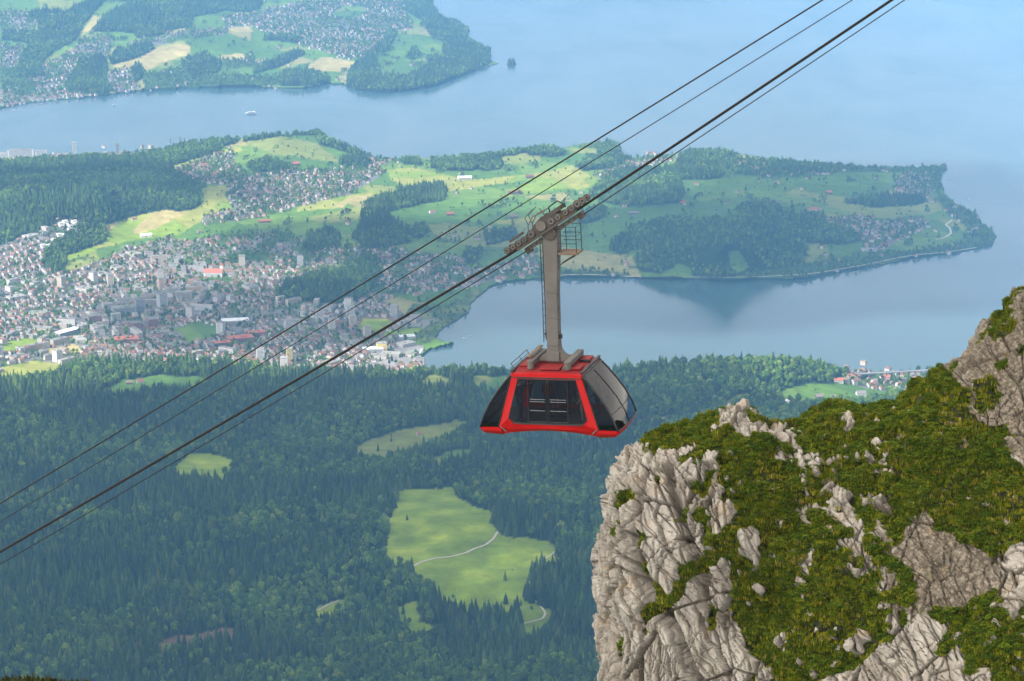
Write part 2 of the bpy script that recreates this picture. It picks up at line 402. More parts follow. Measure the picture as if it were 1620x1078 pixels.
USE = [
 # ---- north shore
 (SUBURB, [(400, 20), (470, 5), (560, 0), (640, 0), (640, 20), (655, 45), (630, 50), (600, 70), (580, 90), (545, 95), (510, 80), (480, 75), (460, 60), (410, 50), (400, 35)]),
 (FIELD, [(520, 25), (545, 10), (575, 12), (580, 22), (545, 30)]),
 (SUBURB, [(0, 15), (40, 20), (60, 35), (50, 55), (0, 50)]), (SUBURB, [(0, 70), (35, 75), (25, 105), (0, 110)]),
 (SUBURB, [(65, 105), (120, 75), (125, 60), (170, 55), (180, 65), (170, 95), (120, 95), (100, 135), (60, 140), (45, 130)]),
 (SUBURB, [(0, 140), (20, 130), (110, 140), (160, 150), (50, 160), (0, 170)]),
 (SUBURB, [(170, 115), (200, 108), (215, 130), (225, 140), (180, 150), (172, 130)]),
 (PARK, [(225, 120), (290, 105), (340, 120), (440, 120), (440, 136), (230, 142)]),
 (SUBURB, [(200, 70), (260, 55), (300, 50), (360, 45), (360, 55), (300, 62), (250, 72), (205, 78)]), (PARK, [(345, 90), (400, 85), (405, 105), (360, 110)]),
 (SUBURB, [(350, 25), (400, 22), (405, 40), (360, 48)]),
 (PARK, [(0, 105), (45, 110), (60, 145), (10, 150), (0, 140)]),
 (WHEAT, Z(*Z1, [(620, 380), (740, 340), (850, 280), (1000, 250), (1090, 260), (1080, 310), (980, 340), (900, 370), (830, 400), (740, 390)])),
 (WHEAT, Z(*Z1, [(1240, 320), (1380, 300), (1400, 340), (1280, 345)])),
 (WHEAT, Z(*Z1, [(1300, 160), (1420, 150), (1440, 180), (1320, 185)])),
 (WHEAT, Z(*Z1, [(470, 190), (520, 90), (590, 100), (540, 180)])),
 (WHEAT, Z(*Z2, [(290, 400), (380, 330), (450, 330), (580, 350), (560, 400), (420, 410)])),
 (FOREST, [(39, 25), (67, 17), (106, 21), (139, 0), (167, 0), (150, 19), (134, 36), (122, 64), (83, 83), (64, 103), (70, 120), (33, 125), (28, 106), (36, 83), (50, 70), (0, 64), (0, 50), (58, 53), (61, 33)]),
 (FOREST, [(200, 0), (412, 0), (412, 17), (384, 19), (356, 17), (320, 25), (306, 28), (303, 42), (267, 50), (250, 58), (217, 61), (211, 53), (178, 50), (145, 50), (161, 28), (200, 8)]),
 (FOREST, [(-600, -400), (412, -400), (412, 2), (170, 2), (100, -20), (-600, 0)]),
 (FOREST, [(172, 95), (184, 81), (237, 70), (245, 78), (211, 95), (178, 103)]),
 (FOREST, [(100, 136), (125, 95), (156, 86), (170, 103), (167, 125), (178, 145), (161, 152), (111, 142)]),
 (FOREST, [(284, 103), (301, 89), (326, 86), (348, 103), (345, 117), (306, 120)]), (FOREST, [(205, 106), (223, 103), (225, 125), (214, 131)]),
 (FOREST, [(400, 108), (400, 117), (417, 114), (450, 103), (481, 86), (472, 81), (442, 92)]),
 (FOREST, [(439, 127), (445, 114), (475, 111), (517, 122), (517, 134), (442, 138)]),
 (FOREST, [(547, 122), (561, 103), (589, 81), (606, 67), (617, 50), (628, 56), (611, 81), (595, 89), (600, 120), (637, 122), (667, 111), (678, 97), (673, 92), (695, 92), (700, 72), (734, 64), (778, 83), (779, 97), (768, 105), (756, 109), (720, 123), (673, 138), (623, 147), (578, 143), (547, 138)]),
 (FOREST, [(637, 0), (688, 0), (700, 22), (745, 42), (740, 60), (700, 66), (678, 53), (667, 33), (639, 17)]), (FOREST, [(637, 2), (690, 2), (760, -110), (600, -80)]),
 (FOREST, [(417, 61), (445, 54), (478, 61), (472, 68), (417, 65)]), (FOREST, [(640, 90), (652, 80), (663, 86), (655, 96)]),
 # ---- peninsula, left
 (DENSE, [(-600, 260), (0, 246), (50, 241), (180, 241), (250, 234), (260, 242), (220, 250), (60, 254), (0, 257), (-600, 275)]),
 (FOREST, [(-600, 262), (0, 257), (60, 254), (130, 249), (220, 247), (300, 227), (330, 217), (385, 213), (380, 224), (352, 234), (340, 245), (300, 254), (270, 264), (240, 264), (275, 270), (300, 287), (330, 297), (322, 314), (318, 327), (300, 336), (265, 334), (235, 337), (200, 347), (165, 357), (170, 377), (160, 387), (130, 397), (105, 407), (100, 434), (90, 432), (65, 417), (75, 397), (100, 377), (130, 352), (100, 347), (70, 362), (40, 377), (0, 392), (-600, 430)]),
 (FOREST, [(-100, 226), (0, 226), (38, 224), (50, 240), (0, 243), (-100, 250)]),
 (FOREST, [(385, 214), (440, 209), (505, 205), (522, 218), (560, 234), (592, 247), (580, 254), (545, 240), (505, 230), (498, 216), (440, 216), (420, 221), (385, 226)]),
 (SUBURB, [(273, 272), (300, 256), (348, 239), (376, 245), (362, 256), (390, 272), (450, 268), (525, 266), (550, 261), (606, 267), (600, 281), (556, 306), (550, 314), (517, 322), (472, 328), (439, 336), (400, 347), (322, 356), (315, 347), (317, 340), (372, 333), (362, 320), (355, 305), (360, 292), (338, 292), (310, 290), (295, 282)]),
 (SUBURB, [(545, 247), (590, 246), (625, 252), (630, 259), (590, 263), (560, 257)]),
 (BRIGHT, [(318, 297), (360, 292), (357, 310), (365, 325), (370, 333), (320, 340), (318, 352), (280, 372), (215, 380), (160, 392), (105, 414), (100, 406), (165, 385), (172, 370), (165, 356), (235, 337), (300, 333), (318, 325)]),
 (WHEAT, [(238, 338), (262, 332), (298, 336), (270, 350), (245, 362), (215, 372), (210, 368)]), (WHEAT, [(165, 356), (188, 350), (180, 362), (168, 372)]),
 (BRIGHT, [(237, 264), (275, 262), (310, 252), (330, 250), (300, 258), (276, 271)]), (BRIGHT, [(345, 240), (380, 232), (384, 240), (350, 243)]),
 (BRIGHT, [(472, 328), (517, 316), (550, 309), (585, 304), (600, 307), (560, 318), (530, 330), (470, 334)]), (WHEAT, [(553, 311), (590, 306), (580, 315), (548, 322), (540, 330), (528, 328)]),
 (BRIGHT, [(610, 270), (650, 266), (680, 272), (720, 280), (760, 285), (820, 276), (830, 284), (760, 296), (710, 302), (690, 294), (640, 296), (620, 284)]),
 (BRIGHT, [(820, 278), (870, 272), (905, 262), (945, 285), (925, 300), (880, 300), (800, 312), (800, 300), (850, 288)]), (BRIGHT, [(780, 350), (850, 342), (880, 338), (850, 352), (790, 356)]),
 (FOREST, [(534, 256), (556, 250), (584, 258), (581, 264), (539, 263)]), (FOREST, [(388, 262), (422, 250), (456, 264), (464, 270), (400, 272)]),
 (FOREST, [(623, 243), (650, 237), (664, 244), (662, 262), (639, 261)]), (FOREST, [(678, 267), (681, 253), (714, 247), (778, 250), (795, 258), (792, 267), (770, 271), (734, 270), (706, 271)]),
 (FOREST, [(690, 248), (770, 243), (817, 236), (850, 232), (850, 245), (829, 243), (790, 249), (706, 251)]),
 (FOREST, [(570, 345), (581, 322), (612, 309), (667, 295), (701, 295), (709, 303), (703, 317), (664, 325), (609, 336), (578, 350)]),
 (FOREST, [(557, 378), (567, 356), (589, 342), (612, 341), (631, 356), (648, 367), (645, 384), (612, 395), (573, 392)]), (FOREST, [(653, 364), (662, 354), (678, 367), (667, 378), (653, 375)]),
 # ---- the town
 (SUBURB, [(330, 378), (400, 360), (440, 366), (480, 380), (560, 395), (640, 396), (735, 408), (740, 425), (765, 425), (800, 415), (850, 400), (858, 430), (830, 440), (770, 448), (740, 455), (690, 460), (640, 465), (600, 480), (560, 490), (430, 480), (330, 440)]),
 (DENSE, [(-600, 470), (0, 390), (65, 362), (100, 347), (130, 350), (75, 397), (65, 418), (90, 434), (105, 434), (180, 402), (200, 390), (250, 385), (330, 378), (400, 392), (433, 420), (433, 465), (540, 482), (600, 478), (640, 500), (640, 530), (672, 552), (665, 582), (560, 590), (420, 585), (350, 574), (260, 572), (150, 573), (60, 577), (0, 590), (-600, 620)]),
 (SUBURB, [(200, 390), (330, 375), (420, 385), (420, 415), (330, 420), (250, 410)]),
 (FIELD, [(255, 375), (330, 368), (430, 355), (480, 350), (470, 362), (400, 368), (300, 380)]),
 (FOREST, [(475, 395), (492, 373), (517, 364), (539, 375), (534, 389), (500, 400)]), (PARK, [(406, 389), (436, 364), (464, 373), (456, 381), (433, 389), (417, 411), (345, 420), (350, 405), (400, 395)]),
 (FOREST, [(433, 462), (470, 441), (528, 430), (578, 405), (600, 416), (600, 439), (592, 455), (567, 475), (539, 480), (478, 477), (442, 472)]),
 (FOREST, [(767, 370), (812, 364), (815, 378), (770, 389)]), (FOREST, [(734, 398), (762, 395), (765, 406), (745, 423), (734, 411)]),
 (FIELD, [(275, 520), (300, 512), (350, 515), (352, 530), (300, 545), (280, 540)]),
 (WET, [(640, 500), (660, 478), (700, 468), (755, 457), (762, 466), (742, 495), (715, 511), (690, 534), (672, 545), (645, 525)]), (FIELD, [(660, 480), (700, 470), (740, 462), (735, 475), (690, 488)]),
 (GREY, [(612, 560), (640, 540), (672, 547), (664, 576), (600, 585), (560, 586)]),
 (SOIL, Z(*ZB, [(640, 780), (700, 680), (870, 680), (895, 710), (810, 800), (650, 790)])), (MEADOW, Z(*ZB, [(665, 765), (710, 695), (850, 697), (870, 712), (795, 772)])), (MEADOW, Z(*ZB, [(830, 775), (1070, 757), (1010, 805), (840, 800)])),
 (GREY, Z(*ZB, [(870, 745), (1000, 690), (1180, 700), (1080, 750)])),
 (WHEAT, [(66, 552), (98, 548), (104, 562), (72, 572)]), (WHEAT, [(102, 547), (120, 543), (130, 555), (112, 562)]),
 (BRIGHT, [(0, 545), (40, 532), (62, 540), (40, 552), (0, 560)]), (BRIGHT, [(0, 582), (50, 572), (110, 577), (60, 596), (0, 604)]),
 # ---- peninsula, right
 (FOREST, [(928, 311), (939, 297), (978, 272), (1000, 270), (1067, 267), (1145, 272), (1142, 281), (1120, 285), (1073, 283), (1081, 309), (1078, 320), (1045, 325), (995, 328), (956, 320)]),
 (FOREST, [(1073, 252), (1078, 237), (1106, 232), (1165, 242), (1167, 248), (1145, 274), (1070, 269)]), (FOREST, [(911, 350), (934, 328), (959, 331), (950, 347), (920, 356)]),
 (FOREST, [(833, 235), (856, 228), (883, 230), (897, 247), (870, 249), (836, 247)]), (FOREST, [(939, 232), (978, 223), (983, 240), (967, 245), (995, 252), (1006, 260), (973, 268), (920, 271), (911, 263), (945, 249)]),
 (SUBURB, [(940, 277), (1000, 254), (1030, 249), (1080, 244), (1060, 257), (1000, 264), (950, 285)]),
 (FOREST, [(967, 386), (995, 363), (1056, 344), (1089, 349), (1148, 352), (1170, 338), (1200, 324), (1226, 327), (1260, 342), (1268, 368), (1275, 405), (1260, 425), (1190, 433), (1184, 438), (1134, 440), (1095, 438), (1092, 425), (1073, 416), (1045, 433), (1011, 430), (1000, 408), (1020, 394), (995, 397), (978, 402), (967, 397)]),
 (FIELD, [(1150, 399), (1168, 396), (1185, 422), (1165, 434), (1155, 417)]), (FOREST, [(1268, 340), (1299, 342), (1312, 358), (1356, 360), (1361, 381), (1325, 389), (1275, 384), (1268, 368)]),
 (FOREST, [(1330, 321), (1371, 314), (1460, 311), (1460, 324), (1382, 329)]), (FOREST, [(1159, 333), (1195, 322), (1226, 322), (1228, 330), (1162, 335)]),
 (PARK, [(1150, 248), (1260, 254), (1320, 260), (1440, 262), (1498, 262), (1488, 276), (1490, 300), (1480, 310), (1470, 285), (1440, 274), (1330, 272), (1310, 277), (1250, 283), (1160, 277), (1148, 262)]),
 (SUBURB, [(1415, 287), (1440, 274), (1470, 282), (1480, 302), (1465, 312), (1430, 307), (1410, 302)]),
 (SUBURB, [(1300, 347), (1380, 342), (1390, 352), (1460, 347), (1470, 357), (1450, 367), (1410, 387), (1380, 402), (1365, 397), (1360, 377), (1310, 354)]),
 (PARK, [(1176, 434), (1300, 412), (1380, 404), (1500, 390), (1560, 380), (1576, 374), (1570, 386), (1500, 402), (1450, 406), (1350, 425), (1290, 437), (1230, 442), (1180, 442)]),
 (PARK, [(1480, 312), (1498, 312), (1520, 327), (1545, 338), (1552, 352), (1570, 362), (1577, 374), (1560, 385), (1520, 380), (1530, 360), (1500, 340)]),
 (PARK, [(850, 432), (960, 430), (1000, 436), (960, 437), (850, 442)]),
 # ---- near side
 (FOREST, [(-600, 620), (0, 606), (60, 600), (110, 585), (150, 575), (260, 574), (350, 576), (420, 587), (560, 592), (640, 594), (665, 586)] + NEAR_EDGE[1:] + [(2200, 1500), (-600, 1500)]),
 (FIELD, [(150, 624), (190, 602), (250, 594), (315, 597), (335, 610), (300, 622), (240, 622), (190, 632)]), (FIELD, [(645, 610), (690, 592), (716, 602), (705, 620)]), (FIELD, [(742, 596), (803, 596), (800, 624), (748, 622)]),
 (MEADOW, [(272, 742), (300, 718), (330, 715), (366, 728), (362, 756), (322, 768), (284, 760)]),
 (MEADOW, Z(*Z8, [(190, 385), (450, 375), (460, 420), (560, 460), (650, 500), (600, 530), (640, 575), (700, 590), (860, 610), (910, 640), (900, 680), (940, 690), (850, 720), (790, 770), (780, 840), (760, 860), (740, 930), (600, 950), (450, 930), (380, 890), (320, 820), (260, 770), (140, 710), (130, 650), (165, 600), (135, 540), (180, 500)])),
 (MEADOW, Z(*Z8, [(750, 880), (830, 900), (885, 940), (895, 1010), (850, 1060), (770, 1080), (735, 980)])), (MEADOW, Z(*Z8, [(190, 910), (280, 890), (300, 960), (200, 1000)])), (MEADOW, Z(*Z8, [(225, 960), (300, 975), (440, 1020), (320, 1070), (235, 1040)])),
 (FIELD, Z(*Z8, [(0, 185), (160, 130), (300, 100), (370, 98), (450, 72), (505, 78), (480, 125), (340, 185), (240, 235), (150, 262), (0, 255)])), (FIELD, Z(*Z8, [(335, 245), (440, 203), (525, 203), (515, 255), (440, 265), (370, 300)])),
 (FIELD, Z(*Z7, [(780, 215), (930, 178), (1000, 180), (1120, 188), (1250, 215), (1260, 250), (1100, 265), (850, 270), (690, 290), (715, 268), (790, 258)])), (FIELD, Z(*Z7, [(535, 275), (590, 235), (655, 223), (665, 247), (570, 290)])), (WHEAT, Z(*Z7, [(250, 322), (400, 328), (410, 350), (180, 340)])),
 (SUBURB, [(1340, 594), (1355, 590), (1440, 590), (1520, 596), (1530, 640), (1420, 628), (1370, 612), (1305, 606)]),
 (SOIL, Z(0, 800, 3.8775, [(960, 860), (1080, 800), (1200, 780), (1420, 740), (1420, 830), (1250, 850), (1080, 910), (960, 940)])), (SOIL, Z(0, 800, 3.8775, [(800, 800), (845, 800), (840, 920), (795, 920)])),
 (MEADOW, Z(400, 850, 4.727, [(460, 570), (490, 525), (650, 462), (690, 500), (610, 610), (490, 650)])),
]
HC = np.array([
 (0, 450, 60), (0, 580, 80), (200, 480, 30), (400, 500, 20), (600, 550, 8), (660, 560, 3), (100, 540, 45), (300, 560, 40), (500, 580, 25), (300, 270, 60), (450, 300, 42), (600, 280, 30),
 (440, 222, 70), (505, 216, 45), (400, 240, 60), (150, 300, 150), (50, 300, 150), (250, 300, 112), (0, 262, 70), (330, 230, 50), (100, 380, 75), (0, 390, 75), (200, 350, 62), (-300, 300, 160), (-300, 450, 90),
 (0, 176, 3), (100, 160, 3), (200, 147, 3), (300, 142, 3), (430, 140, 3), (540, 135, 3), (640, 146, 3), (730, 123, 3), (770, 108, 3), (740, 58, 6), (700, 30, 5), (690, 10, 5),
 (600, 60, 55), (450, 80, 50), (300, 60, 110), (300, 0, 160), (100, 0, 185), (100, 80, 70), (200, 105, 50), (0, 50, 95), (600, 0, 60), (620, 110, 40), (700, 85, 35), (0, -150, 300), (500, -150, 160), (300, -400, 500), (-500, 0, 150), (-500, 180, 5), (2000, -250, 5), (1200, -220, 5),
 (60, 252, 10), (250, 245, 25), (600, 254, 15), (700, 254, 18), (830, 244, 32), (980, 236, 25), (1100, 246, 38), (1300, 265, 18), (1490, 268, 3),
 (640, 320, 58), (600, 365, 55), (520, 450, 55), (510, 385, 45), (1000, 300, 58), (1150, 385, 110), (1050, 400, 55), (1100, 350, 85), (1200, 436, 5), (1100, 437, 5), (1000, 437, 3), (800, 300, 48), (850, 370, 35), (850, 438, 3), (1300, 300, 42), (1300, 422, 6), (1400, 350, 28), (1400, 415, 3), (1520, 397, 3), (1575, 374, 3), (1495, 305, 4), (1545, 342, 4),
 (700, 480, 4), (742, 488, 2), (690, 532, 2), (768, 456, 3), (720, 430, 15),
 (980, 600, 70), (1100, 585, 112), (1240, 580, 122), (1340, 596, 45), (1400, 604, 12), (1480, 600, 6), (700, 595, 45), (800, 597, 50), (1000, 650, 85), (1200, 640, 80), (1400, 640, 60), (1620, 615, 6), (2100, 650, 10),
 (0, 620, 105), (300, 620, 80), (560, 600, 40), (600, 640, 75), (100, 800, 165), (400, 800, 150), (700, 800, 135), (900, 800, 140), (1200, 800, 150), (320, 735, 128), (700, 700, 95), (480, 700, 118), (0, 950, 215), (300, 950, 195), (620, 960, 190), (800, 960, 175), (0, 1078, 275), (400, 1078, 250), (800, 1078, 240), (1200, 1078, 260), (1620, 1078, 300), (1620, 750, 150),
 (-500, 700, 160), (-500, 1078, 330), (2100, 1078, 350), (-500, 1450, 620), (0, 1450, 560), (800, 1450, 540), (1600, 1450, 580), (2100, 1450, 640)], float)

def rbf_fit(C):
    P = C[:, :2] * np.array([1, 1.6]); r = np.sqrt(((P[:, None] - P[None]) ** 2).sum(-1))
    n = len(P); A = np.zeros((n + 1, n + 1)); A[:n, :n] = -r - np.eye(n) * 2.0; A[:n, n] = 1; A[n, :n] = 1
    return P, np.linalg.solve(A, np.append(C[:, 2], 0))
RP, RW = rbf_fit(HC)
def height_smooth(px, py):
    out = np.full(px.shape, RW[-1]); q = np.stack([px, py * 1.6], -1)
    for p, w in zip(RP, RW[:-1]):
        d = q - p; out += w * -np.sqrt((d * d).sum(-1))
    return out

def land_use(px, py):
    """land-use class at photograph pixels (edges roughened)"""
    sh = px.shape; px = px.ravel(); py = py.ravel()
    q = np.stack([px / 26, py / 17, np.zeros_like(px)], -1)
    big = vnoise(q, 3); big2 = vnoise(q, 5)
    sm = vnoise(q * 3.1, 8); sm2 = vnoise(q * 3.1, 9)
    amp = np.clip((py + 300) / 700, 0.4, 2.0)
    jx = px + amp * (2.6 * big + 1.4 * sm); jy = py + amp * (1.3 * big2 + 0.8 * sm2)
    sx = px + 1.2 * sm; sy = py + 0.5 * sm2
    use = np.zeros(px.shape, np.int8)
    south = inpoly(sx, sy, LAND_SOUTH); north = inpoly(sx, sy, LAND_NORTH)
    land = south | north
    use[land] = FIELD
    isl = inpoly(px, py, ISLAND)
    for c, poly in USE:
        m = inpoly(jx, jy, poly) & land
        use[m] = c
    use[isl] = FOREST
    # small tree groups and farm gardens sprinkled over the open land
    far = land & (use == FIELD) & (py < 470)
    g = vnoise(np.stack([px / 9, py / 4.5, np.zeros_like(px)], -1), 21)
    use[far & (g > 0.72)] = PARK
    return use.reshape(sh)

def axis(segs):
    a = []
    for x0, x1, st in segs: a += list(np.arange(x0, x1, st))
    return np.array(a + [segs[-1][1]])
GX = axis([(-560, -20, 20), (-20, 1640, 2.6), (1640, 2160, 20)])
GY = axis([(-380, -10, 12), (-10, 620, 2.0), (620, 1090, 3.0), (1090, 1440, 14)])
PX, PY = np.meshgrid(GX, GY)
USE_G = land_use(PX, PY)
HS = height_smooth(PX, PY)
LANDM = USE_G != LAKE
H_G = np.where(LANDM, np.maximum(HS, 1.6), -6.0)
Wp = ground(PX, PY, H_G)
# gentle undulation of the land itself
flat = Wp.reshape(-1, 3)
und = fbm(flat * np.array([1 / 260, 1 / 260, 0]), 4, 40).reshape(PX.shape)
H_G = np.where(LANDM, np.maximum(H_G + und * np.clip(H_G / 60, 0, 1) * 9, 1.4), -6.0)
ridge = fbm(flat * np.array([1 / 520, 1 / 700, 0]) + 5.0, 3, 47).reshape(PX.shape)
H_G = H_G + np.where(LANDM, ridge * 62 * smooth(600, 720, PY) * (1 - smooth(1150, 1400, PY)), 0)
mead = (USE_G == MEADOW) & (PY > 700)
und2 = fbm(flat * np.array([1 / 45, 1 / 45, 0]), 3, 44).reshape(PX.shape)
H_G = H_G + np.where(mead, und2 * 3.2, 0)
Wp = ground(PX, PY, H_G)
# rows that close the sheet under the mountain, behind and below the view
rows = [Wp]
last = Wp[-1]
for k in (1, 2, 3, 4):
    t = k / 4
    q = last.copy(); q[:, 1] = last[:, 1] * (1 - t) - 600 * t; q[:, 2] = last[:, 2] * (1 - t) + 1250 * t
    rows.append(q[None])
WALL = np.concatenate(rows, 0)
nr, nc = WALL.shape[:2]
idx = np.arange(nr * nc).reshape(nr, nc)
quads = np.stack([idx[1:, :-1], idx[1:, 1:], idx[:-1, 1:], idx[:-1, :-1]], -1).reshape(-1, 4)
CELL_OK = np.ones((len(GY) - 1, len(GX) - 1), bool)

# ---- colours of the land (what grows there)
def land_colour(use, W, py):
    f = W.reshape(-1, 3); u = use.ravel(); n = len(u)
    a = 0.45
    rot = np.stack([f[:, 0] * math.cos(a) + f[:, 1] * math.sin(a), -f[:, 0] * math.sin(a) + f[:, 1] * math.cos(a)], -1)
    v1, v2, cid, _ = voronoi(np.stack([rot[:, 0] / 190, rot[:, 1] / 260, np.zeros(n)], -1), 77)
    r = hf(cid[:, 0], cid[:, 1], cid[:, 2], 5)
    no = fbm(f * np.array([1 / 60, 1 / 60, 0]), 4, 60)
    PAL = np.array([(0.075, 0.155, 0.022), (0.10, 0.19, 0.025), (0.13, 0.215, 0.03), (0.20, 0.23, 0.05), (0.27, 0.25, 0.085), (0.085, 0.165, 0.03)])
    ci = np.minimum((r * 6).astype(int), 5)
    ci = np.where((ci == 4) & (hf(cid[:, 0], cid[:, 1], cid[:, 2], 6) > 0.4), 1, ci)
    field = PAL[ci]
    col = np.zeros((n, 3))
    def put(c, v): col[u == c] = v[u == c] if v.ndim == 2 else v
    put(LAKE, np.array((0.05, 0.08, 0.06)))
    put(FIELD, field)
    put(PARK, np.array((0.055, 0.105, 0.025)))
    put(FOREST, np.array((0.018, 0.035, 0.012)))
    yard = np.where((no > 0.08)[:, None], np.array((0.16, 0.15, 0.14)), np.array((0.075, 0.13, 0.03)))
    put(DENSE, np.where((no > -0.12)[:, None], np.array((0.17, 0.16, 0.15)), np.array((0.07, 0.12, 0.03))))
    put(SUBURB, yard)
    put(WET, np.where((no > 0.1)[:, None], np.array((0.13, 0.16, 0.05)), np.array((0.07, 0.11, 0.03))))
    put(MEADOW, np.array((0.20, 0.29, 0.018)) * (1 + 0.25 * no[:, None]) + np.clip(no, 0, 1)[:, None] * np.array((0.13, 0.08, 0.012)))
    put(WHEAT, np.array((0.36, 0.30, 0.11)) * (1 + 0.15 * no[:, None]))
    put(GREY, np.array((0.24, 0.23, 0.22)) * (1 + 0.25 * no[:, None]))
    put(SOIL, np.array((0.19, 0.12, 0.075)) * (1 + 0.2 * no[:, None]))
    put(BRIGHT, np.where((r > 0.5)[:, None], np.array((0.19, 0.27, 0.025)), np.array((0.28, 0.29, 0.055))))
    edge = np.clip((v2 - v1) / 0.05, 0, 1)
    k = (u == FIELD) | (u == BRIGHT)
    col[k] *= (0.82 + 0.18 * edge[k])[:, None]
    col *= (1 + 0.16 * no)[:, None]
    return np.clip(col, 0.005, 0.9)
LC = land_colour(USE_G, Wp, PY)
LC = np.concatenate([LC, np.tile(np.array([[0.05, 0.08, 0.03]]), (4 * nc, 1))], 0)
gm = mesh_np('ground', WALL.reshape(-1, 3), quads)
ca = gm.color_attributes.new('land', 'FLOAT_COLOR', 'POINT')
ca.data.foreach_set('color', np.concatenate([LC, np.ones((len(LC), 1))], 1).astype(np.float32).ravel())
m, nt, b = new_mat('land')
at = N(nt, 'ShaderNodeAttribute', attribute_name='land')
geo = N(nt, 'ShaderNodeNewGeometry')
no = N(nt, 'ShaderNodeTexNoise'); no.inputs['Scale'].default_value = 0.035; no.inputs['Detail'].default_value = 8
no.inputs['Roughness'].default_value = 0.65
nt.links.new(geo.outputs['Position'], no.inputs['Vector'])
mp = N(nt, 'ShaderNodeMapRange'); mp.inputs[1].default_value = 0.3; mp.inputs[2].default_value = 0.7; mp.inputs[3].default_value = 0.72; mp.inputs[4].default_value = 1.25
nt.links.new(no.outputs['Fac'], mp.inputs[0])
vm = N(nt, 'ShaderNodeVectorMath', operation='SCALE'); nt.links.new(at.outputs['Color'], vm.inputs[0]); nt.links.new(mp.outputs[0], vm.inputs[3])
nt.links.new(vm.outputs[0], b.inputs['Base Color'])
b.inputs['Roughness'].default_value = 0.95; b.inputs['Specular IOR Level'].default_value = 0.1
M_LAND = m
tag(link('ground', gm, M_LAND), kind='structure')

# ---- lake
m, nt, b = new_mat('lake_water')
geo = N(nt, 'ShaderNodeNewGeometry')
mpg = N(nt, 'ShaderNodeMapping'); mpg.inputs['Scale'].default_value = (0.0022, 0.0011, 1); mpg.inputs['Rotation'].default_value = (0, 0, 0.5)
nt.links.new(geo.outputs['Position'], mpg.inputs['Vector'])
slick = N(nt, 'ShaderNodeTexNoise'); slick.inputs['Scale'].default_value = 1.0; slick.inputs['Detail'].default_value = 9; slick.inputs['Roughness'].default_value = 0.62; slick.inputs['Distortion'].default_value = 1.2
nt.links.new(mpg.outputs[0], slick.inputs['Vector'])
rr = N(nt, 'ShaderNodeMapRange'); rr.inputs[1].default_value = 0.35; rr.inputs[2].default_value = 0.65; rr.inputs[3].default_value = 0.08; rr.inputs[4].default_value = 0.22
nt.links.new(slick.outputs['Fac'], rr.inputs[0]); nt.links.new(rr.outputs[0], b.inputs['Roughness'])
wv = N(nt, 'ShaderNodeTexNoise'); wv.inputs['Scale'].default_value = 0.06; wv.inputs['Detail'].default_value = 4
nt.links.new(geo.outputs['Position'], wv.inputs['Vector'])
bp = N(nt, 'ShaderNodeBump'); bp.inputs['Strength'].default_value = 0.06; bp.inputs['Distance'].default_value = 0.25
nt.links.new(wv.outputs['Fac'], bp.inputs['Height']); nt.links.new(bp.outputs[0], b.inputs['Normal'])
b.inputs['Base Color'].default_value = (0.045, 0.09, 0.10, 1)
b.inputs['IOR'].default_value = 1.33
b.inputs['Specular IOR Level'].default_value = 0.5
lake = mesh_from('lake', [(-24000, 1500, 0), (24000, 1500, 0), (24000, 40000, 0), (-24000, 40000, 0)], [(0, 1, 2, 3)])
tag(link('lake', lake, m), kind='structure')

# ---- look-ups
def cell_of(px, py):
    i = np.clip(np.searchsorted(GX, px) - 1, 0, len(GX) - 2); j = np.clip(np.searchsorted(GY, py) - 1, 0, len(GY) - 2)
    return i, j
def surf(px, py):
    """land point under photograph pixel(s)"""
    px = np.atleast_1d(np.asarray(px, float)); py = np.atleast_1d(np.asarray(py, float))
    i, j = cell_of(px, py)
    u = ((px - GX[i]) / (GX[i + 1] - GX[i]))[:, None]; v = ((py - GY[j]) / (GY[j + 1] - GY[j]))[:, None]
    return (Wp[j, i] * (1 - u) + Wp[j, i + 1] * u) * (1 - v) + (Wp[j + 1, i] * (1 - u) + Wp[j + 1, i + 1] * u) * v
def at_px(px, py):
    return Vector(surf(px, py)[0])
def land_at(x, y):
    """(use, height, px, py) of world positions"""
    h = np.full(x.shape, 30.0)
    for _ in range(6):
        px, py = project(x, y, h)
        i, j = cell_of(px, py)
        h = 0.5 * h + 0.5 * np.maximum(H_G[j, i], 0)
    px, py = project(x, y, h); i, j = cell_of(px, py)
    return USE_G[j, i], H_G[j, i], px, py

# cell areas
c00 = Wp[:-1, :-1]; c10 = Wp[:-1, 1:]; c01 = Wp[1:, :-1]; c11 = Wp[1:, 1:]
AREA = 0.5 * np.abs((c11 - c00)[..., 0] * (c10 - c01)[..., 1] - (c11 - c00)[..., 1] * (c10 - c01)[..., 0])
USE_C = USE_G[1:, :-1]
ALL_LAND = LANDM[:-1, :-1] & LANDM[1:, :-1] & LANDM[:-1, 1:] & LANDM[1:, 1:]
PXC = PX[1:, :-1]; PYC = PY[1:, :-1]
INVIEW = (PXC > -140) & (PXC < 1760) & (PYC > -60) & (PYC < 1180)
# land hidden behind the foreground crag needs no trees
def sample(mask, density, cap=None):
    lam = AREA * density * (mask & ALL_LAND & INVIEW)
    lam = np.minimum(lam, 6)
    n = RNG.poisson(lam)
    J, I = np.nonzero(n)
    rep = n[J, I]
    J = np.repeat(J, rep); I = np.repeat(I, rep)
    u = RNG.random(len(J))[:, None]; v = RNG.random(len(J))[:, None]
    P = (c00[J, I] * (1 - u) + c10[J, I] * u) * (1 - v) + (c01[J, I] * (1 - u) + c11[J, I] * u) * v
    return P, PXC[J, I], PYC[J, I]
